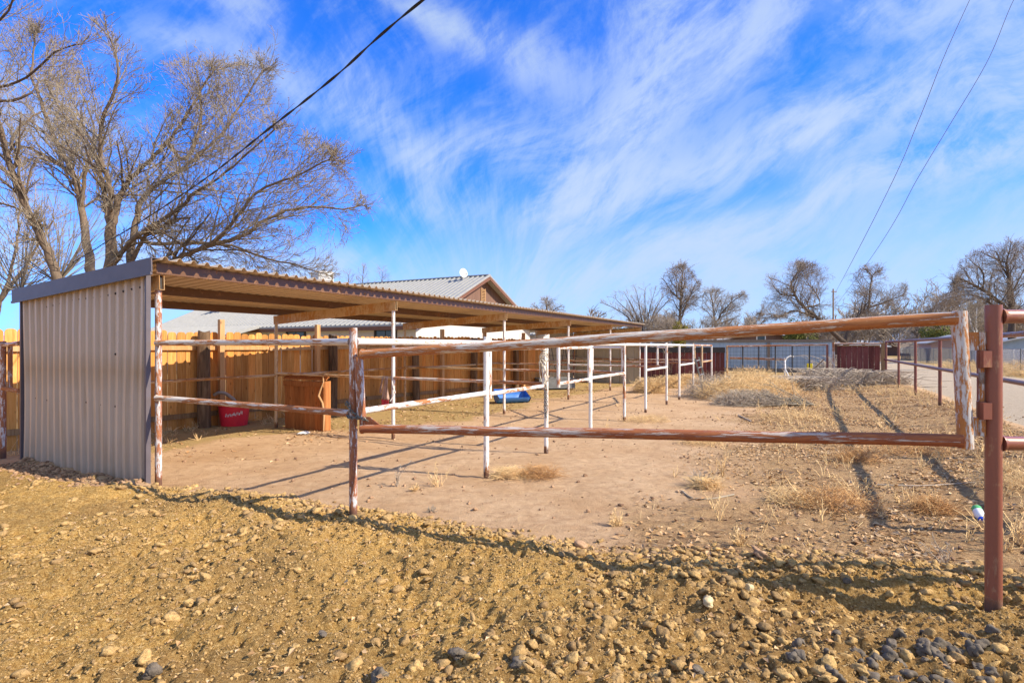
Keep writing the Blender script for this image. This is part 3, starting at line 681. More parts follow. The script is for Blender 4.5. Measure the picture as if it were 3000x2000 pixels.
# ------------------------------------------------------------------ wooden privacy fence
FA = Vector((-7.3, 7.9, 0)); FD = Vector((.583, .8126, 0)).normalized(); FN = Vector((FD.y, -FD.x, 0))   # FN points at the stalls
def fp(s, z=0, off=0): return Vector((FA.x+FD.x*s+FN.x*off, FA.y+FD.y*s+FN.y*off, z))
def wood_fence():
    T = thing('wooden_fence', 'tall cedar picket fence behind the horse shelter', 'fence', fp(0))
    s0 = -3.2; end = 14.3; bay = 2.44; k = 0
    while s0 < end:
        s1 = min(s0+bay, end); mb = MB(); s = s0
        while s < s1-.03:
            w = min(.138+random.uniform(-.004, .002), s1-s+.002); top = 1.70+random.uniform(-.018, .022)+.02*math.sin(s*.8); ln = random.uniform(-.006, .006)
            off = random.uniform(-.004, .004); mb.rnd = random.random()
            prof = [(0,-.2),(w,-.2),(w,top-.045),(w-.012,top-.018),(w-.035,top-.003),(w/2,top),(.035,top-.003),(.012,top-.018),(0,top-.045)]
            vs = [fp(s+x+ln*z, z, off+o) for o in (.009, -.009) for x, z in prof]; n = len(prof)
            mb.add(vs, [tuple(range(n)), tuple(range(2*n-1, n-1, -1))]+[(i, n+i, n+(i+1) % n, (i+1) % n) for i in range(n)])
            s += w+random.choice([.004, .005, .007, .012])
        mb.build('picket_panel', M['cedar'], T)
        for z in (1.42, .22):
            mb = MB(); mb.rnd = random.random(); mb.beam(fp(s0+.01, z+random.uniform(-.02, .02), .034), fp(s1-.01, z+random.uniform(-.02, .02), .034), .038, .07 if z > 1 else .085)
            mb.build('fence_rail', M['grey_wood' if z < 1 else 'lumber'], T)
        s0 = s1
    for s, r, zt in ((.55,.09,1.65),(2.79,.105,1.72),(5.53,.095,1.70),(8.06,.09,1.66),(10.4,.10,1.68),(12.5,.09,1.66)):
        mb = MB(); mb.rnd = random.random(); n = 18; prof = []
        pts = [(r*1.06, -.1), (r*1.03, .3), (r, 1.0), (r*.97, zt-.05), (r*.9, zt)]
        c = fp(s, 0, .02+.055+r); vs = []; fs = []
        for rr, z in pts:
            for q in range(n):
                t = 2*math.pi*q/n; k2 = rr*(1+.06*math.sin(3*t+s)+.04*math.sin(7*t+s*3)); vs.append(c+Vector((math.cos(t)*k2+.01*math.sin(z*2+s), math.sin(t)*k2, z+(.02*math.sin(2*t) if z == zt else 0))))
        for i in range(len(pts)-1):
            for q in range(n): fs.append((i*n+q, i*n+(q+1) % n, (i+1)*n+(q+1) % n, (i+1)*n+q))
        fs.append(tuple((len(pts)-1)*n+q for q in range(n))); mb.add(vs, fs); mb.build('log_post', M['old_log'], T, True)
    for s, zt in ((3.12, 1.95), (5.18, 1.92), (9.1, 1.92), (10.95, 1.88), (13.0, 1.9)):
        mb = MB(); mb.rnd = random.random(); mb.box(fp(s, zt/2-.1, .12), (.09, .09, zt+.2), FD, FN, bevel=.004); mb.build('timber_post', M['lumber'], T)
wood_fence()

# ------------------------------------------------------------------ things in the stalls
def wood_box():
    A_ = S(3.58, 2.30); T = thing('wooden_box', 'orange brown plank box with lid standing by the second back post', 'wooden box', (A_.x, A_.y, 0))
    c = gp(885, 1262); c = Vector((c.x, c.y, 0)); ax = -VV; ay = UU; w, dp, h = .97, .13, .86
    o = gp(836, 1250); o = Vector((o.x, o.y, gz(o.x, o.y)))
    def wall(P, dr, L, nrm, name, bw=.125):
        mb = MB(); x = 0
        while x < L-.01:
            b = min(bw, L-x); mb.rnd = random.random(); mb.box(P+dr*(x+b/2)+Vector((0,0,h/2+random.uniform(-.005,.005))), (b-.004, .02, h), dr, nrm); x += b
        mb.build(name, M['box_wood'], T)
    wall(o, ax, w, ay, 'front_board', .125); wall(o+ax*w+ay*.01, ay, dp, ax, 'side_board', .15); wall(o+ay*.01, ay, dp, ax, 'side_board', .15)
    mb = MB(); mb.rnd = .3; mb.box(o+ax*(w/2)+Vector((0,0,h-.05))-ay*.024, (w+.03, .025, .09), ax, ay); mb.build('trim_board', M['box_wood'], T)
    mb = MB()
    for k in range(5): mb.rnd = random.random(); mb.box(o+ax*(w/2)+ay*(dp*(k+.5)/5-.01)+Vector((0,0,h+.035+.02*k)), (w+.1, dp/5-.004, .022), ax, ay)
    mb.build('lid', M['box_wood'], T)
    # curled strap on the corner
    e = o+ax*(w-.02)-ay*.04; mb = MB(); pts = [e+Vector((.02,0,.98)), e+Vector((.03,0,.85)), e+Vector((-.02,-.01,.72)), e+Vector((-.05,-.01,.62)), e+Vector((.01,0,.5)), e+Vector((.04,.0,.32)), e+Vector((.03,.0,.02))]
    mb.tube(pts, [.012,.014,.016,.02,.018,.02,.012], 6); mb.build('split_board', M['lumber'], T, True)
wood_box()
def bucket():
    p = on(gp(686, 1244)); T = thing('bucket', 'big red plastic tub by the wooden fence', 'tub', p)
    mb = MB(); r0, r1, h = .215, .275, .40
    mb.lathe(p, [(.001,.01),(r0,.01),(r0+.01,.0),(r1-.005,h-.03),(r1+.018,h-.025),(r1+.02,h),(r1-.002,h),(r0-.005,.03),(.001,.03)], 40); mb.build('tub_body', M['red_plastic'], T, True)
    mb = MB()   # worn white lettering, no longer readable
    cdir = Vector((0-p.x, 0-p.y, 0)).normalized(); a0 = math.atan2(cdir.y, cdir.x)
    for k in range(30):
        a = a0-.62+k*1.2/30; z = .20+.05*(k/30)+random.uniform(-.01, .01); rr = r0+(r1-r0)*(z/h)+.0065; hh = random.uniform(.012, .035); w = random.uniform(.3, 1)*.02
        v = [p+Vector((math.cos(b)*(rr+dz*.13), math.sin(b)*(rr+dz*.13), z+dz+.01*math.sin(k))) for b, dz in ((a, -hh), (a+w*2.2, -hh*.8), (a+w*2, hh), (a+w*.2, hh*.7))]
        mb.add(v, [(0,1,2,3)])
    mb.build('worn_print', M['white'], T)
    mb = MB(); q = p+Vector((-.02,-.05,0))
    P = [q+Vector((.12,.1,.1)), q+Vector((.06,.02,.42)), q+Vector((-.03,-.02,.54)), q+Vector((-.12,-.05,.60)), q+Vector((-.22,-.08,.60)), q+Vector((-.28,-.10,.56))]
    from mathutils.geometry import interpolate_bezier
    pts = []
    for i in range(len(P)-1):
        for k in range(5):
            t = k/5; p0 = P[max(i-1,0)]; p1 = P[i]; p2 = P[i+1]; p3 = P[min(i+2, len(P)-1)]
            pts.append(.5*((2*p1)+(-p0+p2)*t+(2*p0-5*p1+4*p2-p3)*t*t+(-p0+3*p1-3*p2+p3)*t**3))
    pts.append(P[-1]); mb.tube(pts, .03, 14); tagit(mb.build('hose', M['grey_hose'], None, True), 'thick grey hose arching out of the red tub', 'hose')
bucket()
def barrel():
    p = on(gp(1500, 1180)); T = thing('feed_trough', 'half of a blue plastic barrel lying open upward in the second stall', 'trough', p)
    d = Vector((.93, .37, 0)).normalized(); n_ = Vector((-d.y, d.x, 0)); L, r = .86, .25; mb = MB(); tilt = .10; tl = -.42
    N_ = 18; prof = [(0, .93), (.03, 1), (.12, .97), (.3, 1), (.36, .975), (.6, 1), (.66, .975), (.88, .97), (.97, 1), (1, .93)]
    def P(x, a, rr): return p+d*((x-.5)*L)+n_*(math.cos(a)*rr)+Vector((0,0,r*1.02-math.sin(a)*rr))
    for inner in (0, 1):
        vs = [P(x, tl+math.pi*k/N_, r*s-.006*inner) for x, s in prof for k in range(N_+1)]; R = N_+1
        mb.add(vs, [(i*R+k, i*R+k+1, (i+1)*R+k+1, (i+1)*R+k) for i in range(len(prof)-1) for k in range(N_)])
    for x in (0.004, .996):
        vs = [P(x, tl+math.pi*k/N_, r*.93) for k in range(N_+1)]; mb.add(vs, [tuple(range(N_+1))])
    mb.build('shell', M['blue_plastic'], T, True)
    mb = MB(); mb.tube([P(.998, tl+math.pi*k/N_, r*.98) for k in range(N_+1)], .011, 8); mb.build('rim', M['dark_steel'], T, True)
barrel()
def trough():
    p = on(gp(1625, 1140)); T = thing('water_trough', 'dull grey metal stock trough under the roof of a far stall', 'trough', p)
    ax = Vector((.97,.24,0)).normalized(); ay = Vector((-ax.y, ax.x, 0)); mb = MB(); w, d_, h = 1.25, .55, .33
    for sx in (-1,1): mb.box(p+ax*sx*w/2+Vector((0,0,h/2+.05)), (.012, d_, h), ax, ay)
    for sy in (-1,1): mb.box(p+ay*sy*d_/2+Vector((0,0,h/2+.05)), (w+.012, .012, h), ax, ay)
    mb.box(p+Vector((0,0,.06)), (w, d_, .012), ax, ay); mb.build('basin', M['grey_metal'], T)
    mb = MB()
    for sx in (-1,1): mb.box(p+ax*sx*w*.35+Vector((0,0,.02)), (.06, d_*.9, .06), ax, ay)
    mb.build('feet', M['grey_metal'], T)
    for sy in (-1,1): mb = MB(); mb.tube([p+ax*(-w/2)+ay*sy*d_/2+Vector((0,0,h+.05)), p+ax*(w/2)+ay*sy*d_/2+Vector((0,0,h+.05))], .016, 8); mb.build('rim', M['grey_metal'], T, True)
trough()
def rag():
    g = S(3.61, -.05); T = thing('halter_rag', 'tan and red cloth halter tied to the rail beside the second roof post', 'halter', (g.x, g.y, .95))
    base = Vector((g.x-.12, g.y-.03, 0)); ax = -VV
    def strip(name, m_, z0, z1, w0, w1, x0, x1):
        mb = MB(); n = 10; k = 7; vs = []
        for i in range(n+1):
            t = i/n; z = z0+(z1-z0)*t; w = w0+(w1-w0)*t
            for j in range(k+1):
                u_ = j/k-.5; vs.append(base+ax*(x0+(x1-x0)*t+u_*w)+UU*(-.02+.018*math.sin(j*2.4+t*3))+Vector((0,0,z+.015*math.sin(j*1.9)*(t > .9))))
        mb.add(vs, [(i*(k+1)+j, i*(k+1)+j+1, (i+1)*(k+1)+j+1, (i+1)*(k+1)+j) for i in range(n) for j in range(k)])
        o = mb.build(name, m_, T, True); md = o.modifiers.new('t', 'SOLIDIFY'); md.thickness = .004
    strip('cloth', M['rag'], .98, .62, .05, .15, .02, .0); strip('cloth_end', M['rag_red'], .625, .50, .16, .17, .0, .0); strip('cloth_loop', M['rag'], .97, .72, .03, .02, -.05, -.1)
    mb = MB(); e = base+ax*.12; mb.tube([e+Vector((0,0,.92)), e+Vector((.02,0,.82)), e+Vector((.05,0,.74)), e+Vector((.02,0,.68)), e+Vector((-.03,0,.6))], .008, 6); mb.build('strap', M['white'], T, True)
rag()
def ladder():
    T = thing('ladder', 'dark narrow ladder leaning against the rails of the fifth stall', 'ladder', on(gp(2068, 1135)))
    Yb = 17.2; a0 = at(2064, 1139, Yb); a1 = at(2077, 1131, Yb+.35); b0 = at(2036, 1050, Yb+1.0); b1 = at(2047, 1046, Yb+1.3)
    a0.z = gz(a0.x, a0.y); a1.z = gz(a1.x, a1.y)
    for p, q in ((a0, b0), (a1, b1)):
        mb = MB(); mb.beam(p, q, .03, .055, (1,0,0)); mb.build('side_rail', M['dark_steel'], T)
    for k in range(5):
        t = (k+.6)/5; p = a0.lerp(b0, t); q = a1.lerp(b1, t); mb = MB(); mb.tube([p, q], .019, 8); mb.build('rung', M['grey_metal'], T, True)
ladder()
def bottle():
    p = on(gp(2868, 1525)); p.z += .04; T = thing('plastic_bottle', 'small white plastic bottle with blue cap lying by the red post', 'bottle', p)
    d = Vector((-.35, -.75, -.35)).normalized()*1.0; a = d.cross(Vector((0,0,1))).normalized(); b = d.cross(a); q = p-d*.08
    mb = MB(); mb.lathe(q, [(.001,0),(.03,.0),(.036,.01),(.036,.05)], 20, a, b, d); mb.build('base_band', M['green_pl'], T, True)
    mb = MB(); mb.lathe(q, [(.036,.05),(.036,.11),(.028,.135),(.019,.145)], 20, a, b, d); mb.build('bottle_body', M['white'], T, True)
    mb = MB(); mb.lathe(q, [(.0215,.14),(.0215,.165),(.019,.168),(.0005,.168)], 20, a, b, d); mb.build('cap', M['bottle_blue'], T, True)
bottle()
def plastic_bag():
    p = on(gp(893, 1272)); mb = MB(); n = 9
    vs = []; 
    for i in range(n):
        for j in range(n): vs.append(p+Vector(((i/n-.5)*.2, (j/n-.5)*.16, .02+.055*abs(math.sin(i*2.1+j*1.3))*(1-abs(i/n-.5)*1.6)*(1-abs(j/n-.5)*1.6))))
    mb.add(vs, [(i*n+j, (i+1)*n+j, (i+1)*n+j+1, i*n+j+1) for i in range(n-1) for j in range(n-1)])
    o = mb.build('plastic_bag', M['white'], None); o.modifiers.new('t', 'SOLIDIFY').thickness = .002; tagit(o, 'crumpled white plastic scrap on the dirt before the plank box', 'litter')
plastic_bag()
def thin_rods():
    # folded dark wire panel leaning in the far stall
    p = on(gp(1600, 1118)); T = thing('wire_stand', 'dark folded wire rods leaning by the back wall of a far stall', 'metal rods', p)
    for k, (x0, x1) in enumerate(((1565,1562),(1588,1572),(1596,1612),(1628,1612),(1641,1655),(1668,1652),(1682,1690))):
        a = at(x0, 1090 if k % 2 else 1100, 20.5); b = at(x1, 1000, 20.7); mb = MB(); mb.tube([a, b], .012, 6); mb.build('rod', M['dark_steel'], T)
    mb = MB(); mb.tube([at(1560, 1040, 20.5), at(1692, 1042, 20.6)], .01, 6); mb.build('rod', M['dark_steel'], T)
thin_rods()

# ------------------------------------------------------------------ road fence
def wl(px, w):   # point on a line parallel to the stalls at lateral coordinate w
    r = (px-1500)/F; Y = w/(r*UU.y-UU.x); return Vector((r*Y, Y, 0))
def road_fence():
    W = 2.62; T = thing('road_fence', 'oxide brown two-rail pipe fence along the pale dirt road', 'fence', on(wl(2741, W)))
    e = wl(2596, W); P0 = wl(2682, W); sp = 3.3; s_end = (e-P0).dot(UU)
    ss = [-3.3*k for k in range(1, 5)]+[0, 3.3, 6.6, 9.9]
    ss = sorted([s for s in ss if s < s_end-.8]+[s_end])
    for a in ss:
        q = P0+UU*a; g = gz(q.x, q.y); pipe('post', (q.x, q.y, g-.05), (q.x, q.y, 1.60), .034, M['road_pipe'], T)
    a = P0+UU*ss[0]; b = P0+UU*ss[-1]
    pipe('top_rail', (a.x, a.y, 1.625), (b.x, b.y, 1.625), .04, M['road_pipe'], T); pipe('mid_rail', (a.x-.05, a.y, .95), (b.x-.05, b.y, .95), .036, M['road_pipe'], T)
road_fence()

# ------------------------------------------------------------------ back line: red boards, wire gate, blue sheet wall
K0 = wl(2590, 2.60)
def bk(k, z=0, off=0): return Vector((K0.x+VV.x*k-UU.x*off, K0.y+VV.y*k-UU.y*off, z))
def kpx(px):
    r = (px-1500)/F; return (K0.x-r*K0.y)/(r*VV.y-VV.x)
def boards(T, k0, k1, z0, z1, m_, name='board_panel', bw=.19):
    mb = MB(); x = k0
    while x < k1-.02:
        b = min(bw, k1-x); mb.rnd = random.random(); zt = z1+random.uniform(-.015, .015); mb.box(bk(x+b/2, (z0+zt)/2, random.uniform(-.006, .006)), (b-.008, .022, zt-z0), VV, UU); x += b
    return mb.build(name, M[m_], T)
def back_line():
    ka, kb, kc, kd = kpx(2578), kpx(2452), kpx(2130), kpx(1865)
    T = thing('board_fence', 'dark red board fence section with a rusty top pipe beside the road fence', 'fence', bk(ka))
    boards(T, ka, kb, -.05, 1.48, 'redwood'); pipe('top_pipe', bk(ka-.1, 1.56), bk(kb+.08, 1.57), .035, M['rail_rust'], T)
    mb = MB(); mb.beam(bk(ka, 1.49, .03), bk(kb, 1.49, .03), .05, .05); mb.build('cap_board', M['grey_wood'], T)
    pipe('post', bk(kb+.12, -.05), bk(kb+.12, 1.62), .05, M['rail_rust'], T)
    mb = MB(); mb.rnd = .2; mb.box(bk(ka-.12, .75, 0), (.16, .12, 1.7), VV, UU); mb.build('timber_post', M['grey_wood'], T)
    T = thing('wire_gate', 'wide rusty pipe gate with wire mesh in front of the pale blue sheet wall', 'gate', bk(kb+.3))
    a, b = kb+.34, kc
    pipe('stile', bk(a, .02), bk(a, 1.53), .045, M['road_pipe'], T); pipe('stile', bk(b, .02), bk(b, 1.50), .045, M['tan_rust'], T)
    pipe('top_rail', bk(a, 1.52), bk(b, 1.46), .035, M['rail_rust'], T); pipe('bottom_rail', bk(a, .08), bk(b, .06), .025, M['dark_steel'], T)
    for k in range(1, 6):
        x = a+(b-a)*k/6; pipe('upright', bk(x, .03), bk(x, 1.50), .026, M['dark_steel'], T)
    mb = MB()
    for k in range(9): mb.tube([bk(a, .15+.16*k), bk(b, .14+.155*k)], .004, 4)
    for k in range(28): x = a+(b-a)*k/28; mb.tube([bk(x, .1), bk(x, 1.46)], .0035, 4)
    mb.build('wire_mesh', M['dark_steel'], T)
    mb = MB(); mb.tube([bk(a+.1, .95), bk(a+.9, .1)], .022, 6); mb.build('brace', M['grey_wood'], T)
    T = thing('board_fence', 'low dark red board fence with black top strip behind the far stalls', 'fence', bk(kc))
    boards(T, kc+.1, kd+6, -.05, 1.18, 'redwood'); mb = MB(); mb.beam(bk(kc+.08, 1.30, .03), bk(kd+6, 1.30, .03), .06, .24); mb.build('top_strip', M['dark_steel'], T)
    # pale blue sheet wall some metres behind
    T = thing('sheet_wall', 'long pale blue sheet metal wall behind the wire gate', 'wall', bk(kb, 0, -9))
    def k9(px):
        r = (px-1500)/F; qx, qy = K0.x+UU.x*9, K0.y+UU.y*9; return (qx-r*qy)/(r*VV.y-VV.x)
    P = bk(k9(2010), -.05, -9); L = k9(2010)-k9(2438); mb = MB(); ribbed(mb, P, -VV, Vector((0,0,1)), L, lambda x: 1.75, .32, .025, -UU, prof=[(0,0),(.80,0),(.85,1),(.95,1)]); mb.build('sheet', M['blue_sheet'], T)
    mb = MB(); mb.beam(P+Vector((0,0,1.83))-UU*.02, P-VV*L+Vector((0,0,1.83))-UU*.02, .10, .14); mb.build('cap_trim', M['shingle'], T)
    for x in (4.6, 9.2):
        mb = MB(); q = P-VV*x-UU*.08; mb.box(q+Vector((0,0,.85)), (.14, .1, 1.75), VV, UU); mb.build('upright', M['shingle'], T)
    mb = MB(); mb.beam(P+Vector((0,0,.12))-UU*.06, P-VV*L+Vector((0,0,.12))-UU*.06, .06, .28); mb.build('sill_board', M['shingle'], T)
back_line()
def pen_table():
    Yt = 25.5; T = thing('pipe_rack', 'long pale pipe rack on thin legs inside the weedy far pen', 'rack', on(at(2250, 1100, Yt)))
    pipe('bar', at(2140, 1049, Yt+2), at(2300, 1052, Yt), .05, M['rail_rust'], T)
    for px, yy in ((2222, Yt+1), (2272, Yt+.4), (2299, Yt)):
        a = at(px, 1052, yy); pipe('leg', (a.x, a.y, 0), a, .03, M['white_pipe'], T)
    mb = MB(); P = [at(2300, 1058, Yt), at(2306, 1047, Yt), at(2316, 1042, Yt), at(2325, 1045, Yt)]; mb.tube(P, .03, 6)
    mb.tube([at(2300,1055,Yt), at(2301,1080,Yt-.3), at(2310,1100,Yt-.6), at(2330,1112,Yt-1)], .025, 6); tagit(mb.build('hose', M['white'], None, True), 'pale curved hose on the end of the far pipe rack', 'hose')
    q = at(2370, 1076, 23.4); T = thing('marker_post', 'short post with a yellow plastic wrap by the wire gate', 'post', (q.x, q.y, 0))
    mb = MB(); mb.box((q.x+.04, q.y, .3), (.08, .06, .75)); mb.build('stake', M['lumber'], T)
    mb = MB(); mb.box((q.x, q.y-.05, .62), (.24, .05, .26), bevel=.02); mb.build('yellow_wrap', M['yellow'], T)
pen_table()

# ------------------------------------------------------------------ house
C0 = Vector((-4.45, 25.8, 0))
def hp(k, m, z=0): return Vector((C0.x+UU.x*k+VV.x*m, C0.y+UU.y*k+VV.y*m, z))
def gable_roof(T, k0, k1, m0, m1, ze, zr, mat_, rib=.30, over=.45, ribh=.05, name='roof', P=hp, thick=.10):
    km = (k0+k1)/2; sl = (zr-ze)/(km-k0)
    mb = MB()
    for sgn, ka in ((1, k0-over), (-1, k1+over)):
        za = ze-over*sl
        a0 = P(ka, m0-over, za); a1 = P(ka, m1+over, za); r0 = P(km, m0-over, zr); r1 = P(km, m1+over, zr)
        dn = Vector((0,0,-thick)); mb.add([a0,a1,r1,r0,a0+dn,a1+dn,r1+dn,r0+dn], [(0,1,2,3),(7,6,5,4),(0,4,5,1),(0,3,7,4),(1,5,6,2)])
        n = int((m1-m0+2*over)/rib)
        for i in range(n+1):
            m = m0-over+.03+i*rib
            if m > m1+over: break
            mb.beam(P(ka, m, za+ribh*.5), P(km, m, zr+ribh*.5), .075, ribh)
    mb.beam(P(km, m0-over, zr+.02), P(km, m1+over, zr+.02), .25, .06)
    return mb.build(name, mat_, T)
def window(T, P, a, n, w, h, arch=True):
    fr = MB(); az = Vector((0,0,1))
    fr.box(P+n*.02+az*(h/2+.05), (w+.22, .06, .10), a, n); fr.box(P+n*.02-az*(h/2+.04), (w+.22, .06, .08), a, n)
    for s in (-1,1): fr.box(P+n*.02+a*s*(w/2+.05), (.10, .06, h), a, n)
    if arch: vs = [P+n*.045+a*x+az*(h/2+.10+z) for x, z in ((-w/2-.16,0),(w/2+.16,0),(w/2+.16,.03),(w*.25,.10),(0,.12),(-w*.25,.10),(-w/2-.16,.03))]; vs += [v-n*.05 for v in vs]; fr.add(vs, [(0,1,2,3,4,5,6),(13,12,11,10,9,8,7)]+[(i,(i+7),(i+1)%7+7,(i+1)%7) for i in range(7)])
    o = fr.build('window', M['dark_trim'], T)
    g = MB(); g.box(P+n*.004, (w, .01, h), a, n); g.build('pane', M['glass'], o)
    g = MB(); g.box(P+n*.015, (.035, .02, h), a, n); g.box(P+n*.016, (w, .02, .035), a, n); g.build('muntin', M['dark_trim'], o)
def house():
    T = thing('stucco_house', 'white stucco house with silver ribbed metal gable roof behind the fence', 'house', hp(0, 0))
    K, Mm, ze, zr = 11.7, 20.0, 2.72, 5.36
    mb = MB()
    for a, b in (((0,0),(0,Mm)), ((0,Mm),(K,Mm)), ((K,Mm),(K,0)), ((K,0),(0,0))):
        p, q = hp(*a), hp(*b); c = (p+q)/2; d = (q-p).normalized(); mb.box(c+Vector((0,0,ze/2-.03)), ((q-p).length-.2 if a in ((0,Mm),(K,0)) else (q-p).length+.2, .2, ze), d, d.cross(Vector((0,0,1))))
    mb.build('wall', M['stucco'], T)
    for m in (.0, Mm):
        mb = MB(); v = [hp(.05, m, ze), hp(K-.05, m, ze), hp(K/2, m, zr-.12)]; nn = VV*.1; mb.add([x-nn for x in v]+[x+nn for x in v], [(0,1,2),(5,4,3),(0,3,4,1),(1,4,5,2),(2,5,3,0)]); mb.build('gable_siding', M['brown_board'], T)
    gable_roof(T, 0, K, 0, Mm, ze, zr, M['galv'], over=.55, rib=.31)
    sl = (zr-ze)/(K/2); 
    for s in (0, 1):
        mb = MB(); ka = -.55 if s == 0 else K+.55; a = hp(ka, -.57, ze-.55*sl-.16); b = hp(K/2, -.57, zr-.16); mb.beam(a, b, .03, .16); mb.build('bargeboard', M['brown_trim'], T)
    mb = MB(); mb.beam(hp(-.56, -.5, ze-.55*sl-.17), hp(-.56, Mm+.5, ze-.55*sl-.17), .03, .18); mb.build('eave_board', M['brown_trim'], T)
    mb = MB(); c = hp(K/2, -.13, 4.25)
    for k in range(9): mb.box(c+Vector((0,0,(k-4)*.085)), (.38, .05, .03), UU, VV)
    for s in (-1,1): mb.box(c+UU*s*.2, (.04, .06, .82), UU, VV)
    mb.build('gable_vent', M['lumber'], T)
    for px in (1134, 872):
        r = (px-1500)/F; m = (C0.x-r*C0.y)/(r*VV.y-VV.x); window(T, hp(-.11, m, 1.72), VV, -UU, 1.15 if px > 1000 else 1.25, 1.25)
    # porch roof carried on from the eave on the left
    mb = MB(); a0 = hp(-2.4, 10, 2.06); a1 = hp(-2.4, Mm+.4, 2.06); b0 = hp(-.5, 10, 2.54+.02); b1 = hp(-.5, Mm+.4, 2.56); dn = Vector((0,0,-.12))
    mb.add([a0,a1,b1,b0,a0+dn,a1+dn,b1+dn,b0+dn], [(0,1,2,3),(7,6,5,4),(0,4,5,1),(0,3,7,4),(1,5,6,2)])
    for i in range(34): m = 10.05+i*.31; mb.beam(hp(-2.4, m, 2.085), hp(-.5, m, 2.585), .05, .05)
    mb.build('porch_roof', M['galv'], T)
    mb = MB(); mb.beam(hp(-2.45, 10, 1.98), hp(-2.45, Mm+.4, 1.98), .08, .14); mb.build('gutter', M['blue_sheet'], T)
    for m in (10.2, 13.5, 17, 20): mb = MB(); mb.box(hp(-2.3, m, .97), (.12, .12, 1.94), UU, VV); mb.build('porch_post', M['brown_trim'], T)
    mb = MB(); q = hp(2.2, 17.0, 0); mb.lathe(Vector((q.x, q.y, 3.4)), [(.36,0),(.30,.25),(.20,.35),(.20,.75),(.0,.75)], 16); mb.build('flue', M['galv'], T, True)
    mb = MB(); mb.box(Vector((q.x, q.y, 4.3)), (.5, .5, .3)); mb.build('flue_cap', M['brown_trim'], T)
    # low parapet annex on the lit end
    T2 = thing('stucco_shed', 'low white stucco annex with small gable beyond the big gable wall', 'outbuilding', hp(13, -1))
    mb = MB(); c = hp(15.5, 1.5, 1.15); mb.box(c, (5.0, 4, 2.3), UU, VV); mb.build('wall', M['stucco'], T2)
    gable_roof(T2, 13.0, 18.0, -.5, 3.5, 2.32, 2.95, M['galv'], over=.2)
    # cooler on the roof
    c = at(944, 815, 34.5); T3 = thing('rooftop_cooler', 'boxy pale evaporative cooler on the metal roof', 'cooler', c-Vector((0,0,.6)))
    w = 1.45; ax = Vector((.75,-.66,0)).normalized(); ay = Vector((.66,.75,0)); mb = MB(); mb.box(c+Vector((0,0,-.1)), (1.0, 1.0, .95), ax, ay, bevel=.03); mb.build('cabinet', M['white'], T3)
    for n_, a in ((-ay, ax), (ax, ay)):
        mb = MB()
        for k in range(8): mb.box(c+n_*.51+Vector((0,0,-.42+k*.092)), (.78, .03, .035), a, n_)
        for s in (-.42, .42): mb.box(c+n_*.512+a*s+Vector((0,0,-.1)), (.05, .03, .8), a, n_)
        mb.build('louvre_panel', M['galv'], T3)
    for s in (-.4, .4): mb = MB(); mb.beam(c+ax*s-ay*.4+Vector((0,0,-.58)), c+ax*s+ay*.4+Vector((0,0,-1.1)), .05, .05); mb.box(c+ax*s-ay*.4+Vector((0,0,-.9)), (.05,.05,.7)); mb.build('stand', M['grey_metal'], T3)
    # dish
    c = at(1358, 800, 30.9); T4 = thing('satellite_dish', 'white satellite dish on the roof ridge near the gable', 'dish', c-Vector((0,0,.45)))
    nz = Vector((.45,-.85,.25)).normalized(); a = nz.cross(Vector((0,0,1))).normalized(); b = nz.cross(a)
    mb = MB(); mb.lathe(c, [(.001,-.02),(.09,-.016),(.17,.0),(.23,.026),(.235,.024),(.17,-.012),(.09,-.03),(.001,-.034)], 24, a, b*1.15, nz); mb.build('reflector', M['white'], T4, True)
    mb = MB(); mb.tube([c-nz*.03, c-nz*.2, c-nz*.22+Vector((0,0,-.6))], .03, 8); mb.build('mast', M['grey_metal'], T4)
    mb = MB(); mb.tube([c-b*.25*-1, c+nz*.35+b*.18], .012, 6); mb.lathe(c+nz*.33+b*.18, [(.03,-.05),(.04,.0),(.03,.05),(.001,.05)], 10, a, b, nz); mb.build('feed_arm', M['grey_metal'], T4)
house()
def simple_house(name, label, P, ax, W, D, H, R, wall, roofm, ww=(), name_cat='house', over=.4, doors=()):
    """gabled building; ridge along ax"""
    ay = Vector((-ax.y, ax.x, 0)); T = thing(name, label, name_cat, P)
    mb = MB(); mb.box(P+Vector((0,0,H/2-.05)), (W, D, H+.1), ax, ay)
    for s in (-1,1):
        v = [P+ax*(s*W/2)+ay*(-D/2)+Vector((0,0,H)), P+ax*(s*W/2)+ay*(D/2)+Vector((0,0,H)), P+ax*(s*W/2)+Vector((0,0,H+R-.05))]; w_ = ax*(-s*.1); mb.add(v+[x+w_ for x in v], [(0,1,2),(5,4,3)])
    mb.build('wall', M[wall], T)
    mb = MB()
    for s in (-1,1):
        e0 = P+ay*s*(D/2+over)+Vector((0,0,H-R*over/(D/2))); r0 = P+Vector((0,0,H+R)); a = ax*(W/2+over); dn = Vector((0,0,-.1))
        mb.add([e0-a, e0+a, r0+a, r0-a, e0-a+dn, e0+a+dn, r0+a+dn, r0-a+dn], [(0,1,2,3),(7,6,5,4),(0,4,5,1),(0,3,7,4),(1,5,6,2)])
    mb.build('roof', M[roofm], T)
    for x, z, w, h, side in ww:
        if side == 0: c = P+ax*x-ay*(D/2+.02)+Vector((0,0,z)); a, n = ax, -ay
        else: c = P+ax*(side*(W/2+.02))+ay*x+Vector((0,0,z)); a, n = ay, ax*side
        fr = MB(); fr.box(c, (w+.2, .05, h+.2), a, n); o = fr.build('window', M['white'], T); g = MB(); g.box(c+n*.03, (w, .02, h), a, n); g.build('pane', M['glass'], o)
    return T
RX = Vector((1,0,0))
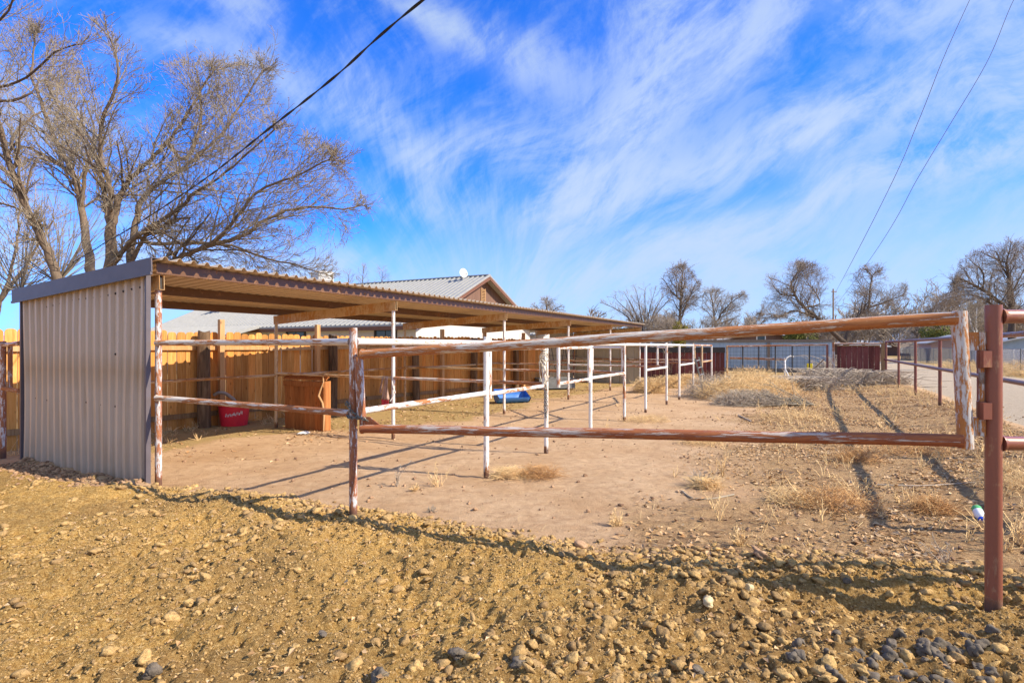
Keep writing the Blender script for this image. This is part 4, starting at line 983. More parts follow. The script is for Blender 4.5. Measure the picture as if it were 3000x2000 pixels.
simple_house('red_house', 'dark red house seen under the far end of the shelter roof', at(1556, 1015, 44)-Vector((0,0,CAMH)), (UU*1).normalized(), 7, 5, 2.25, .9, 'red_wall', 'shingle', ((.5,1.4,.9,.9,0),))
simple_house('brown_house', 'low brown gabled house beyond the pale blue sheet wall', at(2215, 1015, 62)-Vector((0,0,CAMH)), Vector((.3,.95,0)).normalized(), 9, 8.5, 1.9, 1.35, 'brown_board', 'shingle', ((0,2.35,.7,.4,-1),))
simple_house('far_house', 'long low house with pale roof behind the sheet wall and the bare trees', at(2160, 1015, 85)-Vector((0,0,CAMH)), RX, 13, 8, 2.3, 1.1, 'pink_wall', 'galv', ((3,1.4,1,1,0),))
simple_house('pink_house', 'pink stucco house with pale metal roof across the road', at(2800, 1015, 60)-Vector((0,0,CAMH)), (UU*1), 8, 5.5, 1.95, .8, 'pink_wall', 'galv', ((-2,1.5,1.1,.9,0),(2,1.5,1.1,.9,0),(0,1.5,1,1,-1)))
simple_house('small_shed', 'small dark shed at the far end of the dirt road', at(2660, 1015, 88)-Vector((0,0,CAMH)), RX, 4.6, 4, 1.3, 1.0, 'brown_board', 'shingle', ((0,.8,.6,.6,0),), 'shed')
simple_house('roadside_house', 'low brown building with flat pale roof peeping over the red boards', at(2500, 1015, 56)-Vector((0,0,CAMH)), RX, 3.6, 4, 1.55, .3, 'brown_board', 'galv', ())
simple_house('white_house', 'low white house across the road at the right edge', at(3000, 1015, 50)-Vector((0,0,CAMH)), UU, 9, 6, 1.8, .7, 'blue_sheet', 'galv', ((0,1.3,.9,.8,0),))
simple_house('far_pale_house', 'small pale house far down the dirt road', at(2600, 1015, 110)-Vector((0,0,CAMH)), RX, 12, 6, 1.9, .8, 'stucco', 'galv', ((-3,1.2,1,.9,0),(2,1.2,1,.9,0)))
def backboard():
    c = at(1529, 984, 30); T = thing('backboard', 'white fan shaped basketball backboard on a pole before the red house', 'backboard', (c.x, c.y, 0))
    mb = MB(); pr = [(-.42,-.32),(.42,-.32),(.46,.05),(.3,.30),(0,.40),(-.3,.30),(-.46,.05)]; ax = Vector((.8,.3,0)).normalized(); n = Vector((.3,-.8,0)).normalized()*.03
    vs = [c+ax*x*.32+Vector((0,0,z*.42)) for x, z in pr]; mb.add([v+n for v in vs]+[v-n for v in vs], [tuple(range(7)), tuple(range(13,6,-1))]+[(i,i+7,(i+1)%7+7,(i+1)%7) for i in range(7)]); mb.build('board', M['white'], T)
    mb = MB(); mb.tube([(c.x, c.y+.08, 0), (c.x, c.y+.08, c.z)], .035, 8); mb.build('pole', M['grey_metal'], T)
    mb = MB(); mb.tube([c+n*3+Vector((math.cos(t)*.1, math.sin(t)*.1-.08, -.08)) for t in [2*math.pi*i/12 for i in range(13)]], .01, 5, False); mb.build('hoop', M['rag_red'], T)
backboard()

# ------------------------------------------------------------------ chain link and lattice across the road
def chainlink():
    W = 9.3; a = wl(2640, W); b = wl(2990, W); L = (a-b).length; T = thing('chain_link_fence', 'grey chain link fence along the far side of the road', 'fence', b)
    n = int(L/3)
    for i in range(n+1):
        p = b.lerp(a, i/n); pipe('post', p, (p.x, p.y, 1.35), .03, M['grey_metal'], T, n=8)
    pipe('top_rail', (b.x, b.y, 1.33), (a.x, a.y, 1.33), .02, M['grey_metal'], T, n=8)
    mb = MB(); st = .11; h = 1.3; m = int(min(L, 45)/st)
    for i in range(m):
        p = b+UU*(i*st); 
        for s in (-1, 1):
            q = p+UU*(s*h*.9); mb.tube([(p.x, p.y, .02), (q.x, q.y, h)], .005, 3, False)
    o = mb.build('wire_mesh', M['wire'], T)
    # white lattice panel
    W2 = 10.4; a = wl(2890, W2); b = wl(3010, W2); T = thing('lattice_fence', 'white diagonal lattice fence panels across the road', 'fence', b); L = (a-b).length; d = (a-b).normalized()
    mb = MB(); st = .2; k = 0
    while k*st < L:
        p = b+d*(k*st); k += 1
        for s in (-1, 1):
            q = p+d*(s*1.15); mb.beam((p.x, p.y, .15), (q.x, q.y, 1.3), .012, .045)
    mb.build('lattice_panel', M['white'], T)
    for k in range(int(L/2.4)+2): p = b+d*(k*2.4); mb = MB(); mb.box((p.x, p.y, .66), (.09, .09, 1.35)); mb.build('post', M['white'], T)
chainlink()

# ------------------------------------------------------------------ overhead lines
def spline(P, n=8):
    out = []
    for i in range(len(P)-1):
        p0 = P[max(i-1,0)]; p1 = P[i]; p2 = P[i+1]; p3 = P[min(i+2, len(P)-1)]
        for k in range(n):
            t = k/n; out.append(.5*((2*p1)+(-p0+p2)*t+(2*p0-5*p1+4*p2-p3)*t*t+(-p0+3*p1-3*p2+p3)*t**3))
    out.append(P[-1]); return out
def cables():
    px = [(1500,-200),(1240,0),(1110,108),(1001,208),(893,296),(791,375),(689,457),(612,516),(510,586),(383,668),(306,712),(242,752),(60,850)]
    Y0, Y1 = 3.6, 13.0; P = []
    for i, (x, y) in enumerate(px):
        t = i/(len(px)-1); inv = (1-t)/Y0+t/Y1; P.append(at(x, y, 1/inv))
    c = spline(P, 30); mb = MB(); mb.tube(c, .0055, 8)
    for ph in (0, math.pi):
        q = []; L = 0
        for i, p in enumerate(c):
            if i: L += (p-c[i-1]).length
            d = (c[min(i+1, len(c)-1)]-c[max(i-1,0)]).normalized(); a = d.cross(Vector((0,0,1))).normalized(); b = d.cross(a)
            q.append(p+(a*math.cos(L*9+ph)+b*math.sin(L*9+ph))*.0062)
        mb.tube(q, .0042, 6)
    tagit(mb.build('power_cable', M['cable'], None, True), 'thick twisted black cable slanting down across the sky to the left', 'cable')
    pole = at(2441, 1010, 95)
    for i, (pts, lab) in enumerate(((((2925,-180),(2841,0),(2761,178),(2690,357),(2608,546),(2486,785),(2441,868)), 'thin overhead wire on the right, the left one of the pair'),
                    (((3075,-180),(2970,0),(2888,189),(2776,357+20),(2690,520),(2552,755),(2441,905)), 'thin overhead wire on the right, the right one of the pair'))):
        P = []
        for k, (x, y) in enumerate(pts):
            t = k/(len(pts)-1); inv = (1-t)/8+t/95; P.append(at(x, y, 1/inv))
        c = spline(P, 10); n = len(c); mb = MB(); mb.tube(c, [.0035+.013*(k/n)**1.5 for k in range(n)], 6)
        tagit(mb.build('overhead_wire', M['wire'], None, True), lab, 'wire', 'thin overhead wires')
    T = thing('utility_pole', 'far wooden utility pole behind the spreading bare tree', 'utility pole', (pole.x, pole.y, 0))
    zt = at(2441, 846, 95).z; mb = MB(); mb.tube([(pole.x, pole.y, -.1), (pole.x, pole.y, zt)], [.15, .11], 10); mb.build('pole', M['grey_wood'], T)
    mb = MB(); mb.box((pole.x, pole.y-.25, zt-.5), (.9, .12, .14)); mb.build('crossarm', M['grey_wood'], T)
cables()

# ------------------------------------------------------------------ trees
def inside(poly, x, y):
    c = False; n = len(poly)
    for i in range(n):
        x0, y0 = poly[i]; x1, y1 = poly[(i+1) % n]
        if (y0 > y) != (y1 > y) and x < (x1-x0)*(y-y0)/(y1-y0)+x0: c = not c
    return c
def tubes_np(chains):
    """chains: list of (pts Nx3, radii N, sides)"""
    V = []; Fq = []; base = 0
    for P, R, n in chains:
        P = np.asarray(P); N_ = len(P)
        D = np.empty_like(P); D[1:-1] = P[2:]-P[:-2]; D[0] = P[1]-P[0]; D[-1] = P[-1]-P[-2]
        D /= (np.linalg.norm(D, axis=1)[:, None]+1e-9)
        ref = np.array([.31, .27, .91]) if abs(D[0] @ np.array([.31,.27,.91])) < .9 else np.array([.9, -.3, .1])
        A = np.cross(D, ref); A /= (np.linalg.norm(A, axis=1)[:, None]+1e-9); B = np.cross(D, A)
        t = np.arange(n)*2*math.pi/n
        ring = P[:, None, :]+R[:, None, None]*(A[:, None, :]*np.cos(t)[None, :, None]+B[:, None, :]*np.sin(t)[None, :, None])
        V.append(ring.reshape(-1, 3)); i = np.arange(N_-1)[:, None]; k = np.arange(n)[None, :]; k2 = (k+1) % n
        Fq.append(np.stack([i*n+k, i*n+k2, (i+1)*n+k2, (i+1)*n+k], -1).reshape(-1, 4)+base); base += N_*n
    return np.concatenate(V), np.concatenate(Fq)
def make_tree(name, label, cat, limbs_px, Y, env, n_attr, depth, seed, bark, twig, seeds=0, group=None, u=1.0, up=.5, lev=3, tw=.50, thick=2.6, ang=(24, 52), klen=.44, sp=17.5, shoots=None, bend=.10, **kw):
    """limbs follow the seen limbs; side branches, branchlets and twigs grow from them inside the crown's outline.  u scales all lengths given in pixels at distance Y"""
    rr = random.Random(seed); s = Y/F; P3 = []; index = []; main = []; thin = []; seedpts = []; flat = 0
    def px_of(p): return 1500+p.x/p.y*F, HZ-(p.z-CAMH)/p.y*F
    def okp(p): a, b = px_of(p); return inside(env, a, b) and abs(p.y-Y) < depth*1.7
    def seg(chain, rad, n):
        (main if max(rad) > thick*s*u else thin).append((np.array([tuple(v) for v in chain]), np.array(rad), n))
    def br(p, d, L, r, lv):
        n = 5 if lv <= 1 else (4 if lv == 2 else 3); st = L/n; P = [p]; dd = d.copy(); k = 0; up_ = up*(.10 if lv <= 2 else .16)
        for k in range(n):
            dd = (dd+Vector((rr.gauss(0, bend*1.5), rr.gauss(0, bend*1.5), rr.gauss(0, bend*1.3)+up_))).normalized(); q = P[-1]+dd*st
            if k > 0 and not okp(q) and (lv <= 1 or (lv < lev and rr.random() < .5)): break
            if k > 0 and lv >= lev and not okp(q) and rr.random() < .45: break
            P.append(q)
        m = len(P)-1
        if m < 1: return
        rt = max(tw*s*u*(.8 if lv >= lev else 1), r*.45); rad = [max(rt*.7, r+(rt-r)*i/n) for i in range(m+1)]
        seg(P, rad, 6 if r > 3*s*u else (4 if r > 1.3*s*u else 3))
        if lv >= lev:
            if rr.random() < seeds: seedpts.append(P[-1])
            if rr.random() < seeds*.5: seedpts.append(P[len(P)//2])
            if rr.random() < .6:
                e_ = (dd+Vector((rr.gauss(0,.6), rr.gauss(0,.6), rr.gauss(.2,.4)))).normalized()*L*.5; b_ = P[max(0, m-1)]; thin.append((np.array([tuple(b_), tuple(b_+e_*.5), tuple(b_+e_)]), np.array([tw, tw*.8, tw*.55])*s*u*.8, 3))
            return
        cnt = max(2, int(L/(s*u)/(sp*(.95 if lv == 1 else .62)))); side = rr.choice((-1, 1))
        for c in range(cnt):
            t = .16+.84*(c+rr.random()*.8)/cnt; i_ = min(m-1, int(t*m*.999)); b_ = P[i_].lerp(P[i_+1], rr.random()); ax = (P[i_+1]-P[i_]).normalized()
            child(b_, ax, L*(1.05-.55*t)*rr.uniform(.42, .72), max(tw*s*u, rad[i_]*.44), lv+1, side); side = -side
    def child(b_, ax, L, r, lv, side):
        rnd = Vector((rr.gauss(0,1), rr.gauss(0,1), rr.gauss(0,.7)+up*.6)); side_v = Vector((-ax.z, 0, ax.x))*side*1.3; pr = (rnd+side_v); pr = (pr-ax*pr.dot(ax))
        if pr.length < 1e-3: return
        a = math.radians(rr.uniform(*ang)); br(b_, (ax*math.cos(a)+pr.normalized()*math.sin(a)).normalized(), L, r, lv)
    for li_, limb in enumerate(limbs_px):
        pts = limb['p']; dy = limb.get('dy', 0); start = None; p0 = None
        if limb.get('from') is not None: li, ki = limb['from']; start = index[li][min(ki, len(index[li])-1)]; p0 = P3[start]
        n = len(pts); seq = [at(x, y, (p0.y if p0 is not None else Y)+dy*(j+(1 if p0 is not None else 0))/max(1, n)) for j, (x, y) in enumerate(pts)]
        c = spline(([p0] if p0 is not None else [])+seq, 4); wob = limb.get('wob', 3)*s*u
        c = [v+Vector((rr.gauss(0, wob*.5), rr.gauss(0, wob*.5), rr.gauss(0, wob*.4))) if 0 < i < len(c) else v for i, v in enumerate(c)]
        off = 0 if p0 is None else 1
        index.append([flat+4*(k+off) for k in range(n)]); P3 += c; flat += len(c)
        r0, r1 = limb.get('r', (7*u, 1.6*u)); m = len(c); rad = [s*(r0+(r1-r0)*(i/(m-1))**.75) for i in range(m)]
        if p0 is None and c[0].z > .02:
            p = c[0]; d = (c[1]-c[0]).normalized(); main.append((np.array([(p.x-d.x*p.z*.3, p.y, -.1), (p.x-d.x*p.z*.15, p.y, p.z*.5), tuple(p)]), np.array([rad[0]*1.5, rad[0]*1.15, rad[0]]), 10))
            gap = .25
        main.append((np.array([tuple(v) for v in c]), np.array(rad), 10 if r0 > 6*u else 7))
        tot = sum((c[i+1]-c[i]).length for i in range(m-1)); acc = 0; nxt = tot*limb.get('bare', .30 if p0 is None else .08); side = rr.choice((-1, 1))
        for i in range(m-1):
            l = (c[i+1]-c[i]).length
            while nxt < acc+l:
                t = nxt/tot; b_ = c[i].lerp(c[i+1], (nxt-acc)/l); ax = (c[i+1]-c[i]).normalized()
                child(b_, ax, min(tot*klen*(1.15-.6*t)*rr.uniform(.6, 1.15), 170*s*u), min(rad[i]*.42, 3.4*s*u), 1, side); side = -side; nxt += sp*s*u*rr.uniform(.7, 1.3)*1.15
            acc += l
        for k in range(2): child(c[-1], (c[-1]-c[-2]).normalized(), tot*klen*.5, rad[-1], 1, 1 if k else -1)
    for (bx, by, n, spread, ln) in (shoots or []):
        b = at(bx, by, Y)
        for k in range(n):
            a = rr.gauss(0, spread); L = ln*s*rr.uniform(.4, 1); q = b+Vector((math.sin(a)*L, rr.gauss(0,.3)*L, abs(math.cos(a))*L)); mm = (b+q)/2+Vector((rr.gauss(0,.05), 0, -.03))*L
            thin.append((np.array([tuple(b), tuple(mm), tuple(q)]), np.array([1.3, .9, .5])*s, 3))
            for h in range(3):
                b_ = mm.lerp(q, rr.random()); e_ = (q-mm).normalized()+Vector((rr.gauss(0,.5), rr.gauss(0,.5), .2)); thin.append((np.array([tuple(b_), tuple(b_+e_*L*.06), tuple(b_+e_*L*.12)]), np.array([.6,.5,.35])*s, 3))
    p0 = P3[0]; T = thing(name, label, cat, (p0.x, p0.y, 0), group)
    V, Fq = tubes_np(main); npmesh('trunk', V, Fq, bark, T)
    V, Fq = tubes_np(thin); npmesh('crown', V, Fq, twig, T)
    if seedpts:
        oc = np.array([(1,0,0),(-1,0,0),(0,1,0),(0,-1,0),(0,0,1),(0,0,-1)], float); tri = np.array([(0,2,4),(2,1,4),(1,3,4),(3,0,4),(2,0,5),(1,2,5),(3,1,5),(0,3,5)])
        n = len(seedpts); g = np.random.default_rng(seed); sz = g.uniform(.7, 2.2, (n, 1, 1))*s*g.uniform(.6, 1.3, (n, 1, 3))*(u if u < 1 else 1)
        V2 = (np.array([tuple(v) for v in seedpts])[:, None, :]+oc[None]*sz).reshape(-1, 3); tagit(npmesh('seed_clusters', V2, (tri[None]+np.arange(n)[:, None, None]*6).reshape(-1, 3), M['seed'], T, smooth=False), kind='stuff')
    STATS.append((name, label[:30], len(main), len(thin)))
    return T
STATS = []
k_ = 1200/2214.0
def zc(*p): return [(x*k_, y*k_) for x, y in p]
make_tree('bare_tree', 'huge bare tree with brown seed clusters reaching right above the shelter roof', 'tree', [
    {'p': zc((592,1560),(595,1450),(600,1230)), 'dy': 0, 'r': (19,14), 'bare': .95},
    {'p': zc((570,1100),(545,950),(490,800),(420,700),(330,600),(250,450)), 'from': (0,2), 'dy': .8, 'r': (9,2)},
    {'p': zc((600,1100),(590,1000),(545,860),(545,680),(600,540),(640,380),(590,200)), 'from': (0,2), 'dy': -1.2, 'r': (10,2)},
    {'p': zc((625,1150),(650,1060),(700,970),(790,890),(900,770),(1000,640),(1090,480),(1160,380)), 'from': (0,2), 'dy': .5, 'r': (11,2)},
    {'p': zc((640,1390),(720,1290),(830,1220),(960,1130),(1050,1040),(1150,980),(1300,870),(1480,700)), 'from': (0,1), 'dy': -1.5, 'r': (9,1.8)},
    {'p': zc((690,1560),(700,1420),(725,1250),(760,1090),(850,1000),(960,930),(1050,860),(1200,720),(1330,520),(1420,380)), 'dy': 1.4, 'r': (12,2), 'bare': .28},
    {'p': zc((700,1440),(750,1340),(800,1260),(900,1210),(950,1190)), 'from': (5,1), 'dy': -.8, 'r': (7,4)},
    {'p': zc((880,1440),(1000,1380),(1090,1340),(1190,1280),(1290,1160),(1400,1030),(1580,960),(1780,860)), 'from': (5,1), 'dy': -2, 'r': (10,1.8)},
    {'p': zc((1300,1280),(1450,1180),(1650,1120),(1850,1130),(1960,1110)), 'from': (7,2), 'dy': 1},
    {'p': zc((820,1320),(1000,1310),(1250,1330),(1450,1400),(1600,1430),(1750,1480)), 'from': (5,2), 'dy': 1},
    {'p': zc((1000,860),(1080,690),(1080,480),(1050,360)), 'from': (3,4), 'dy': .6}],
    14.0, [(140,100),(200,60),(306,40),(335,110),(410,120),(430,190),(560,160),(650,185),(700,180),(790,195),(805,260),(785,350),(890,370),(960,420),(1010,480),(1075,590),(1040,660),(965,780),(820,800),(480,770),(420,700),(350,600),(250,520),(150,420)],
    5200, 2.6, 11, M['bark'], M['twig'], rtip_px=.62, step_px=9, di_px=62, dk_px=13, seeds=.16, sp=18.5, up=.35)
make_tree('bare_tree', 'bare grey-stemmed tree standing left behind the big bare tree', 'tree', [
    {'r': (16,2), 'p': zc((500,1560),(490,1450),(460,1300),(440,1130),(400,950),(280,720),(220,550),(170,400),(190,200)), 'dy': 1},
    {'p': zc((460,950),(500,800),(510,700),(470,560)), 'from': (0,3), 'dy': -1},
    {'p': zc((330,900),(200,820),(80,780),(-20,760)), 'from': (0,4), 'dy': -1}],
    17.0, [(-60,150),(60,60),(200,130),(330,330),(330,480),(260,700),(150,800),(-60,800)], 2200, 2.5, 12, M['bark'], M['twig'], rtip_px=.6, seeds=.25)
make_tree('bare_tree', 'leaning bare tree with long shoots just left of the end wall', 'tree', [
    {'r': (16,5), 'p': zc((330,1620),(310,1500),(230,1300),(140,1120),(60,920),(0,700),(-60,500)), 'dy': -1},
    {'p': zc((120,1000),(0,900),(-80,850)), 'from': (0,3), 'dy': -.5},
    {'p': zc((100,860),(60,760),(160,640),(230,600)), 'from': (0,4), 'dy': .5}],
    11.0, [(-80,300),(60,330),(130,420),(60,600),(-80,700)], 500, 1.2, 13, M['bark'], M['twig'], rtip_px=.8, seeds=.2, shoots=[(170,830,70,.55,330),(60,860,40,.7,330)])
make_tree('bare_tree', 'dark bare branches of a near tree entering at the top left corner', 'tree', [
    {'p': [(-330,700),(-260,450),(-150,330),(-40,270),(75,228),(160,155),(236,130)], 'dy': -1},
    {'p': [(-20,300),(80,282),(110,240)], 'from': (0,3), 'dy': .3},
    {'p': [(-160,200),(-60,100),(10,50),(60,-40)], 'from': (0,1), 'dy': -.8}],
    8.5, [(-120,-100),(170,-60),(110,60),(60,130),(250,110),(230,170),(100,300),(-120,320)], 900, 1.3, 14, M['bark_dark'], M['twig'], seeds=.2, sp=27, klen=.34)
make_tree('bare_tree', 'pale crooked bare tree low at the left edge behind the fence', 'tree', [
    {'p': [(-30,1000),(5,880),(40,760),(60,640),(50,520)], 'dy': .5}, {'p': [(60,800),(110,720),(160,640)], 'from': (0,1)}],
    20.0, [(-60,400),(160,450),(260,620),(220,760),(100,850),(-60,860)], 1300, 2.5, 15, M['bark'], M['twig'], rtip_px=.55, seeds=.1)
# trees behind the house
for i, (x, y, w) in enumerate(((1062,768,36),(1118,775,44),(1020,785,50))):
    make_tree('garden_tree', ['slender bare tree top over the house roof, the middle one', 'slim bare tree top over the house roof nearest the gable', 'wispy bare tree top over the house roof beside the cooler'][i], 'tree', [{'p': [(x,940),(x,860),(x+2,y+20)], 'wob': 1, 'r': (3,.6), 'bare': .4}], 52, [(x-w*.3,y),(x+w*.3,y+3),(x+w*.6,y+50),(x+w*.4,y+90),(x-w*.4,y+90),(x-w*.6,y+45)], 110, 1.0, 20+i, M['bark_dark'], M['twig_far'], u=.3, up=.5, lev=2, sp=17, group='slender bare trees behind the house')
far = dict(u=.42, up=.14, lev=3, tw=.50, sp=15.5, klen=.70, bend=.16)
make_tree('garden_tree', 'small round bare tree rising over the far end of the shelter roof', 'tree', [{'r': (4,.8), 'p': [(1602,1000),(1602,940),(1600,900),(1600,882)]}, {'p': [(1580,910),(1562,895)], 'from': (0,1)}, {'p': [(1622,908),(1645,898)], 'from': (0,1)}, {'p': [(1618,885)], 'from': (0,2)}], 75, [(1545,915),(1556,890),(1590,872),(1620,874),(1650,892),(1665,920),(1640,940),(1570,940)], 350, 2.2, 31, M['bark_dark'], M['twig_far'], **far)
make_tree('multi_stem_tree', 'broad bushy many-stemmed bare tree behind the shelter end', 'tree',
    [{'p': [(1890+dx*.15,1000),(1885+dx*.4,930),(1880+dx,850+abs(dx)*.35)], 'dy': dy, 'wob': 2, 'r': (3.2,.6), 'bare': .2} for dx, dy in ((-110,1),(-75,-1),(-45,1),(-15,0),(10,-1),(35,1),(60,0),(80,-1))],
    56, [(1745,930),(1760,880),(1800,850),(1850,830),(1930,832),(1960,850),(1975,900),(1970,960),(1770,960)], 1300, 3, 32, M['bark_dark'], M['twig_far'], **{**far, 'up': .4, 'sp': 20, 'klen': .36, 'ang': (14,32), 'lev': 3})
make_tree('tall_tree', 'tall dark bare tree with seed tufts behind the golden shrub', 'tree', [{'r': (6.5,1), 'p': [(1992,1000),(1992,940),(1995,880),(1998,830),(2000,795)]}, {'p': [(1965,850),(1945,820)], 'from': (0,2)}, {'p': [(2025,860),(2040,825)], 'from': (0,1)}],
    60, [(1930,850),(1945,800),(1965,785),(1990,772),(2015,780),(2045,815),(2055,850),(2040,900),(2000,930),(1960,910)], 900, 3, 33, M['bark_dark'], M['twig_dark'], seeds=.5, **far)
make_tree('bare_tree', 'mid-sized grey bare tree right of the tall dark one', 'tree', [{'r': (5,.8), 'p': [(2095,1000),(2095,950),(2090,900),(2080,860)]}, {'p': [(2120,910),(2150,880),(2180,862)], 'from': (0,1)}, {'p': [(2130,940),(2165,925)], 'from': (0,1)}],
    58, [(2050,880),(2065,850),(2100,843),(2125,860),(2150,868),(2185,855),(2190,885),(2160,920),(2170,950),(2100,950),(2060,930)], 600, 2.5, 34, M['bark_dark'], M['twig_far'], **far)
make_tree('brush_tree', 'low brown bare thicket at the foot of the tall dark tree', 'thicket', [{'p': [(2020+dx*.2,1005),(2020+dx,950)], 'wob': 2, 'dy': dx*.02, 'r': (2.5,.6)} for dx in (-120,-95,-70,-45,-20,10,35,60,85,105)],
    50, [(1880,970),(1930,915),(2000,920),(2060,905),(2100,930),(2150,975),(2150,1000),(1880,1000)], 900, 3, 35, M['bark_dark'], M['twig_far'], **far)
make_tree('spreading_tree', 'large spreading dark bare tree behind the sheet wall, trunk leaning left', 'tree', [
    {'r': (8,1.8), 'bare': .3, 'p': [(2478,1005),(2440,975),(2400,935),(2355,900),(2330,865),(2318,830),(2335,800)]},
    {'p': [(2330,910),(2290,925),(2255,920),(2232,922)], 'from': (0,2), 'dy': -1},
    {'p': [(2400,890),(2385,850),(2365,825),(2370,790)], 'from': (0,3), 'dy': 1},
    {'r': (7,1.5), 'p': [(2490,965),(2520,920),(2545,900),(2548,850),(2555,810)], 'from': (0,0), 'dy': .5},
    {'p': [(2285,860),(2262,830)], 'from': (0,4), 'dy': -.5},
    {'p': [(2580,890),(2630,870),(2655,855)], 'from': (3,2)}],
    45, [(2225,925),(2240,860),(2235,800),(2260,768),(2340,765),(2420,775),(2430,800),(2470,790),(2500,800),(2540,770),(2585,772),(2600,820),(2660,830),(2655,880),(2560,920),(2480,930),(2400,880),(2300,930)], 2300, 3.5, 36, M['bark_dark'], M['twig_dark'], **far)
make_tree('big_cottonwood', 'large dark bare tree at the right edge beyond the road', 'tree', [
    {'r': (11,2), 'bare': .35, 'p': [(2965,1005),(2965,930),(2962,860),(2955,810),(2948,770)]},
    {'r': (7,1.5), 'p': [(2935,890),(2880,850),(2820,820),(2800,830)], 'from': (0,1), 'dy': -1},
    {'p': [(2985,820),(3010,770),(3030,730)], 'from': (0,2), 'dy': 1},
    {'p': [(2935,780),(2920,740),(2900,735)], 'from': (0,3)},
    {'p': [(2880,800),(2850,770),(2840,760)], 'from': (1,1)},
    {'p': [(2860,865),(2790,875),(2740,900)], 'from': (0,1), 'dy': -2}],
    48, [(2790,850),(2810,760),(2860,730),(2900,712),(2960,700),(3040,700),(3120,780),(3120,900),(3000,940),(2900,880),(2860,880),(2740,905),(2720,880)], 2600, 4, 37, M['bark_dark'], M['twig_dark'], **far)
make_tree('white_bark_tree', 'small white-barked bare tree beside the red gate post', 'tree', [{'p': [(2862,1005),(2860,950),(2862,900)], 'wob': 1, 'r': (3,.8)}, {'p': [(2840,930),(2830,900)], 'from': (0,0)}], 34, [(2815,900),(2840,880),(2880,880),(2900,910),(2890,960),(2830,960)], 260, 1.2, 38, M['white'], M['twig'], **far)
# far wood: one reading mass of bare trees, as stuff
def far_wood():
    r_ = random.Random(5); chains = []
    def tw(p, d, L, r, lev):
        n = 3; pts = [tuple(p)]; q = p.copy(); dd = d.copy()
        for k in range(n): dd = (dd+Vector((r_.gauss(0,.16), r_.gauss(0,.16), r_.gauss(0,.08)+.04))).normalized(); q = q+dd*L/n; pts.append(tuple(q))
        chains.append((np.array(pts), np.maximum(.034, np.linspace(r, r*.55, n+1)), 4 if lev < 2 else 3))
        if lev < 4:
            for k in range(5 if lev < 3 else 4):
                t = r_.uniform(.35, 1); b = Vector(pts[min(n, int(t*n+.5))]); e_ = (dd+Vector((r_.gauss(0,.6), r_.gauss(0,.6), r_.gauss(.1,.4)))).normalized(); tw(b, e_, L*r_.uniform(.5, .8), r*.5, lev+1)
    for i in range(120):
        px = r_.uniform(1700, 2420) if i > 84 else r_.uniform(2400, 3120); Y = r_.uniform(85, 150); x = (px-1500)/F*Y
        hh = r_.uniform(8, 12.5) if px > 2450 else r_.uniform(6, 8.5)
        tw(Vector((x, Y, 0)), Vector((0,0,1)), hh*.42, .17, 0)
    V, Fq = tubes_np(chains); tagit(npmesh('far_wood', V, Fq, M['twig_far']), 'grey brown mass of far bare trees along the horizon on the right', 'woodland', kind='stuff')
far_wood()
def leafy(name, label, cat, c, r, m_, n=2600, seed=1, size=.09, trunk=True, lobes=14):
    g = np.random.default_rng(seed); T = thing(name, label, cat, (c[0], c[1], 0)); c = np.array(c, float); r = np.array(r, float)
    L = g.normal(size=(lobes, 3)); L /= np.linalg.norm(L, axis=1)[:, None]; L = L*g.uniform(.3, .75, (lobes, 1)); lr = g.uniform(.28, .45, lobes)
    k = g.integers(0, lobes, n); d = g.normal(size=(n, 3)); d /= np.linalg.norm(d, axis=1)[:, None]
    P = c+(L[k]+d*(lr[k]*g.uniform(.6, 1.1, n)**.5)[:, None])*r
    a = g.normal(size=(n, 3)); a /= np.linalg.norm(a, axis=1)[:, None]; b = np.cross(a, d); b /= (np.linalg.norm(b, axis=1)[:, None]+1e-6); sz = size*g.uniform(.5, 1.3, (n, 1))
    V = np.stack([P-a*sz, P+b*sz*.6, P+a*sz, P-b*sz*.6], 1).reshape(-1, 3); Fq = np.arange(4*n).reshape(-1, 4)
    npmesh('foliage', V, Fq, m_, T, rnd=np.repeat(g.random(n), 4), smooth=False)
    if trunk: mb = MB(); mb.tube([(c[0], c[1], -.05), (c[0], c[1], c[2])], [.12, .05], 8); mb.build('trunk', M['bark_dark'], T)
p = at(1992, 985, 46); leafy('golden_shrub', 'rounded golden green evergreen shrub beyond the shelter end', 'shrub', (p.x, p.y, 2.0), (1.05, 1.0, 1.45), M['gold_green'], 6000, 2, .05)
p = at(2345, 985, 50); leafy('evergreen_bush', 'green evergreen bush behind the sheet wall under the spreading tree', 'bush', (p.x, p.y, 1.7), (1.8, 1.2, 1.5), M['evergreen'], 5000, 3, .08)
p = at(2320, 960, 56); leafy('evergreen_bush', 'taller olive evergreen half hidden by the spreading bare tree', 'bush', (p.x, p.y, 2.1), (1.3, 1.2, 2.0), M['evergreen'], 4000, 4, .08)
p = at(2760, 960, 75); leafy('juniper', 'dark evergreen tree beside the pink house roof', 'tree', (p.x, p.y, 2.8), (3.2, 2, 2.2), M['evergreen'], 5000, 5, .12)
p = at(2060, 1000, 60); leafy('evergreen_bush', 'small low evergreen bush left of the brown house', 'bush', (p.x, p.y, 1.3), (1.0, 1, .9), M['evergreen'], 1500, 6, .08)

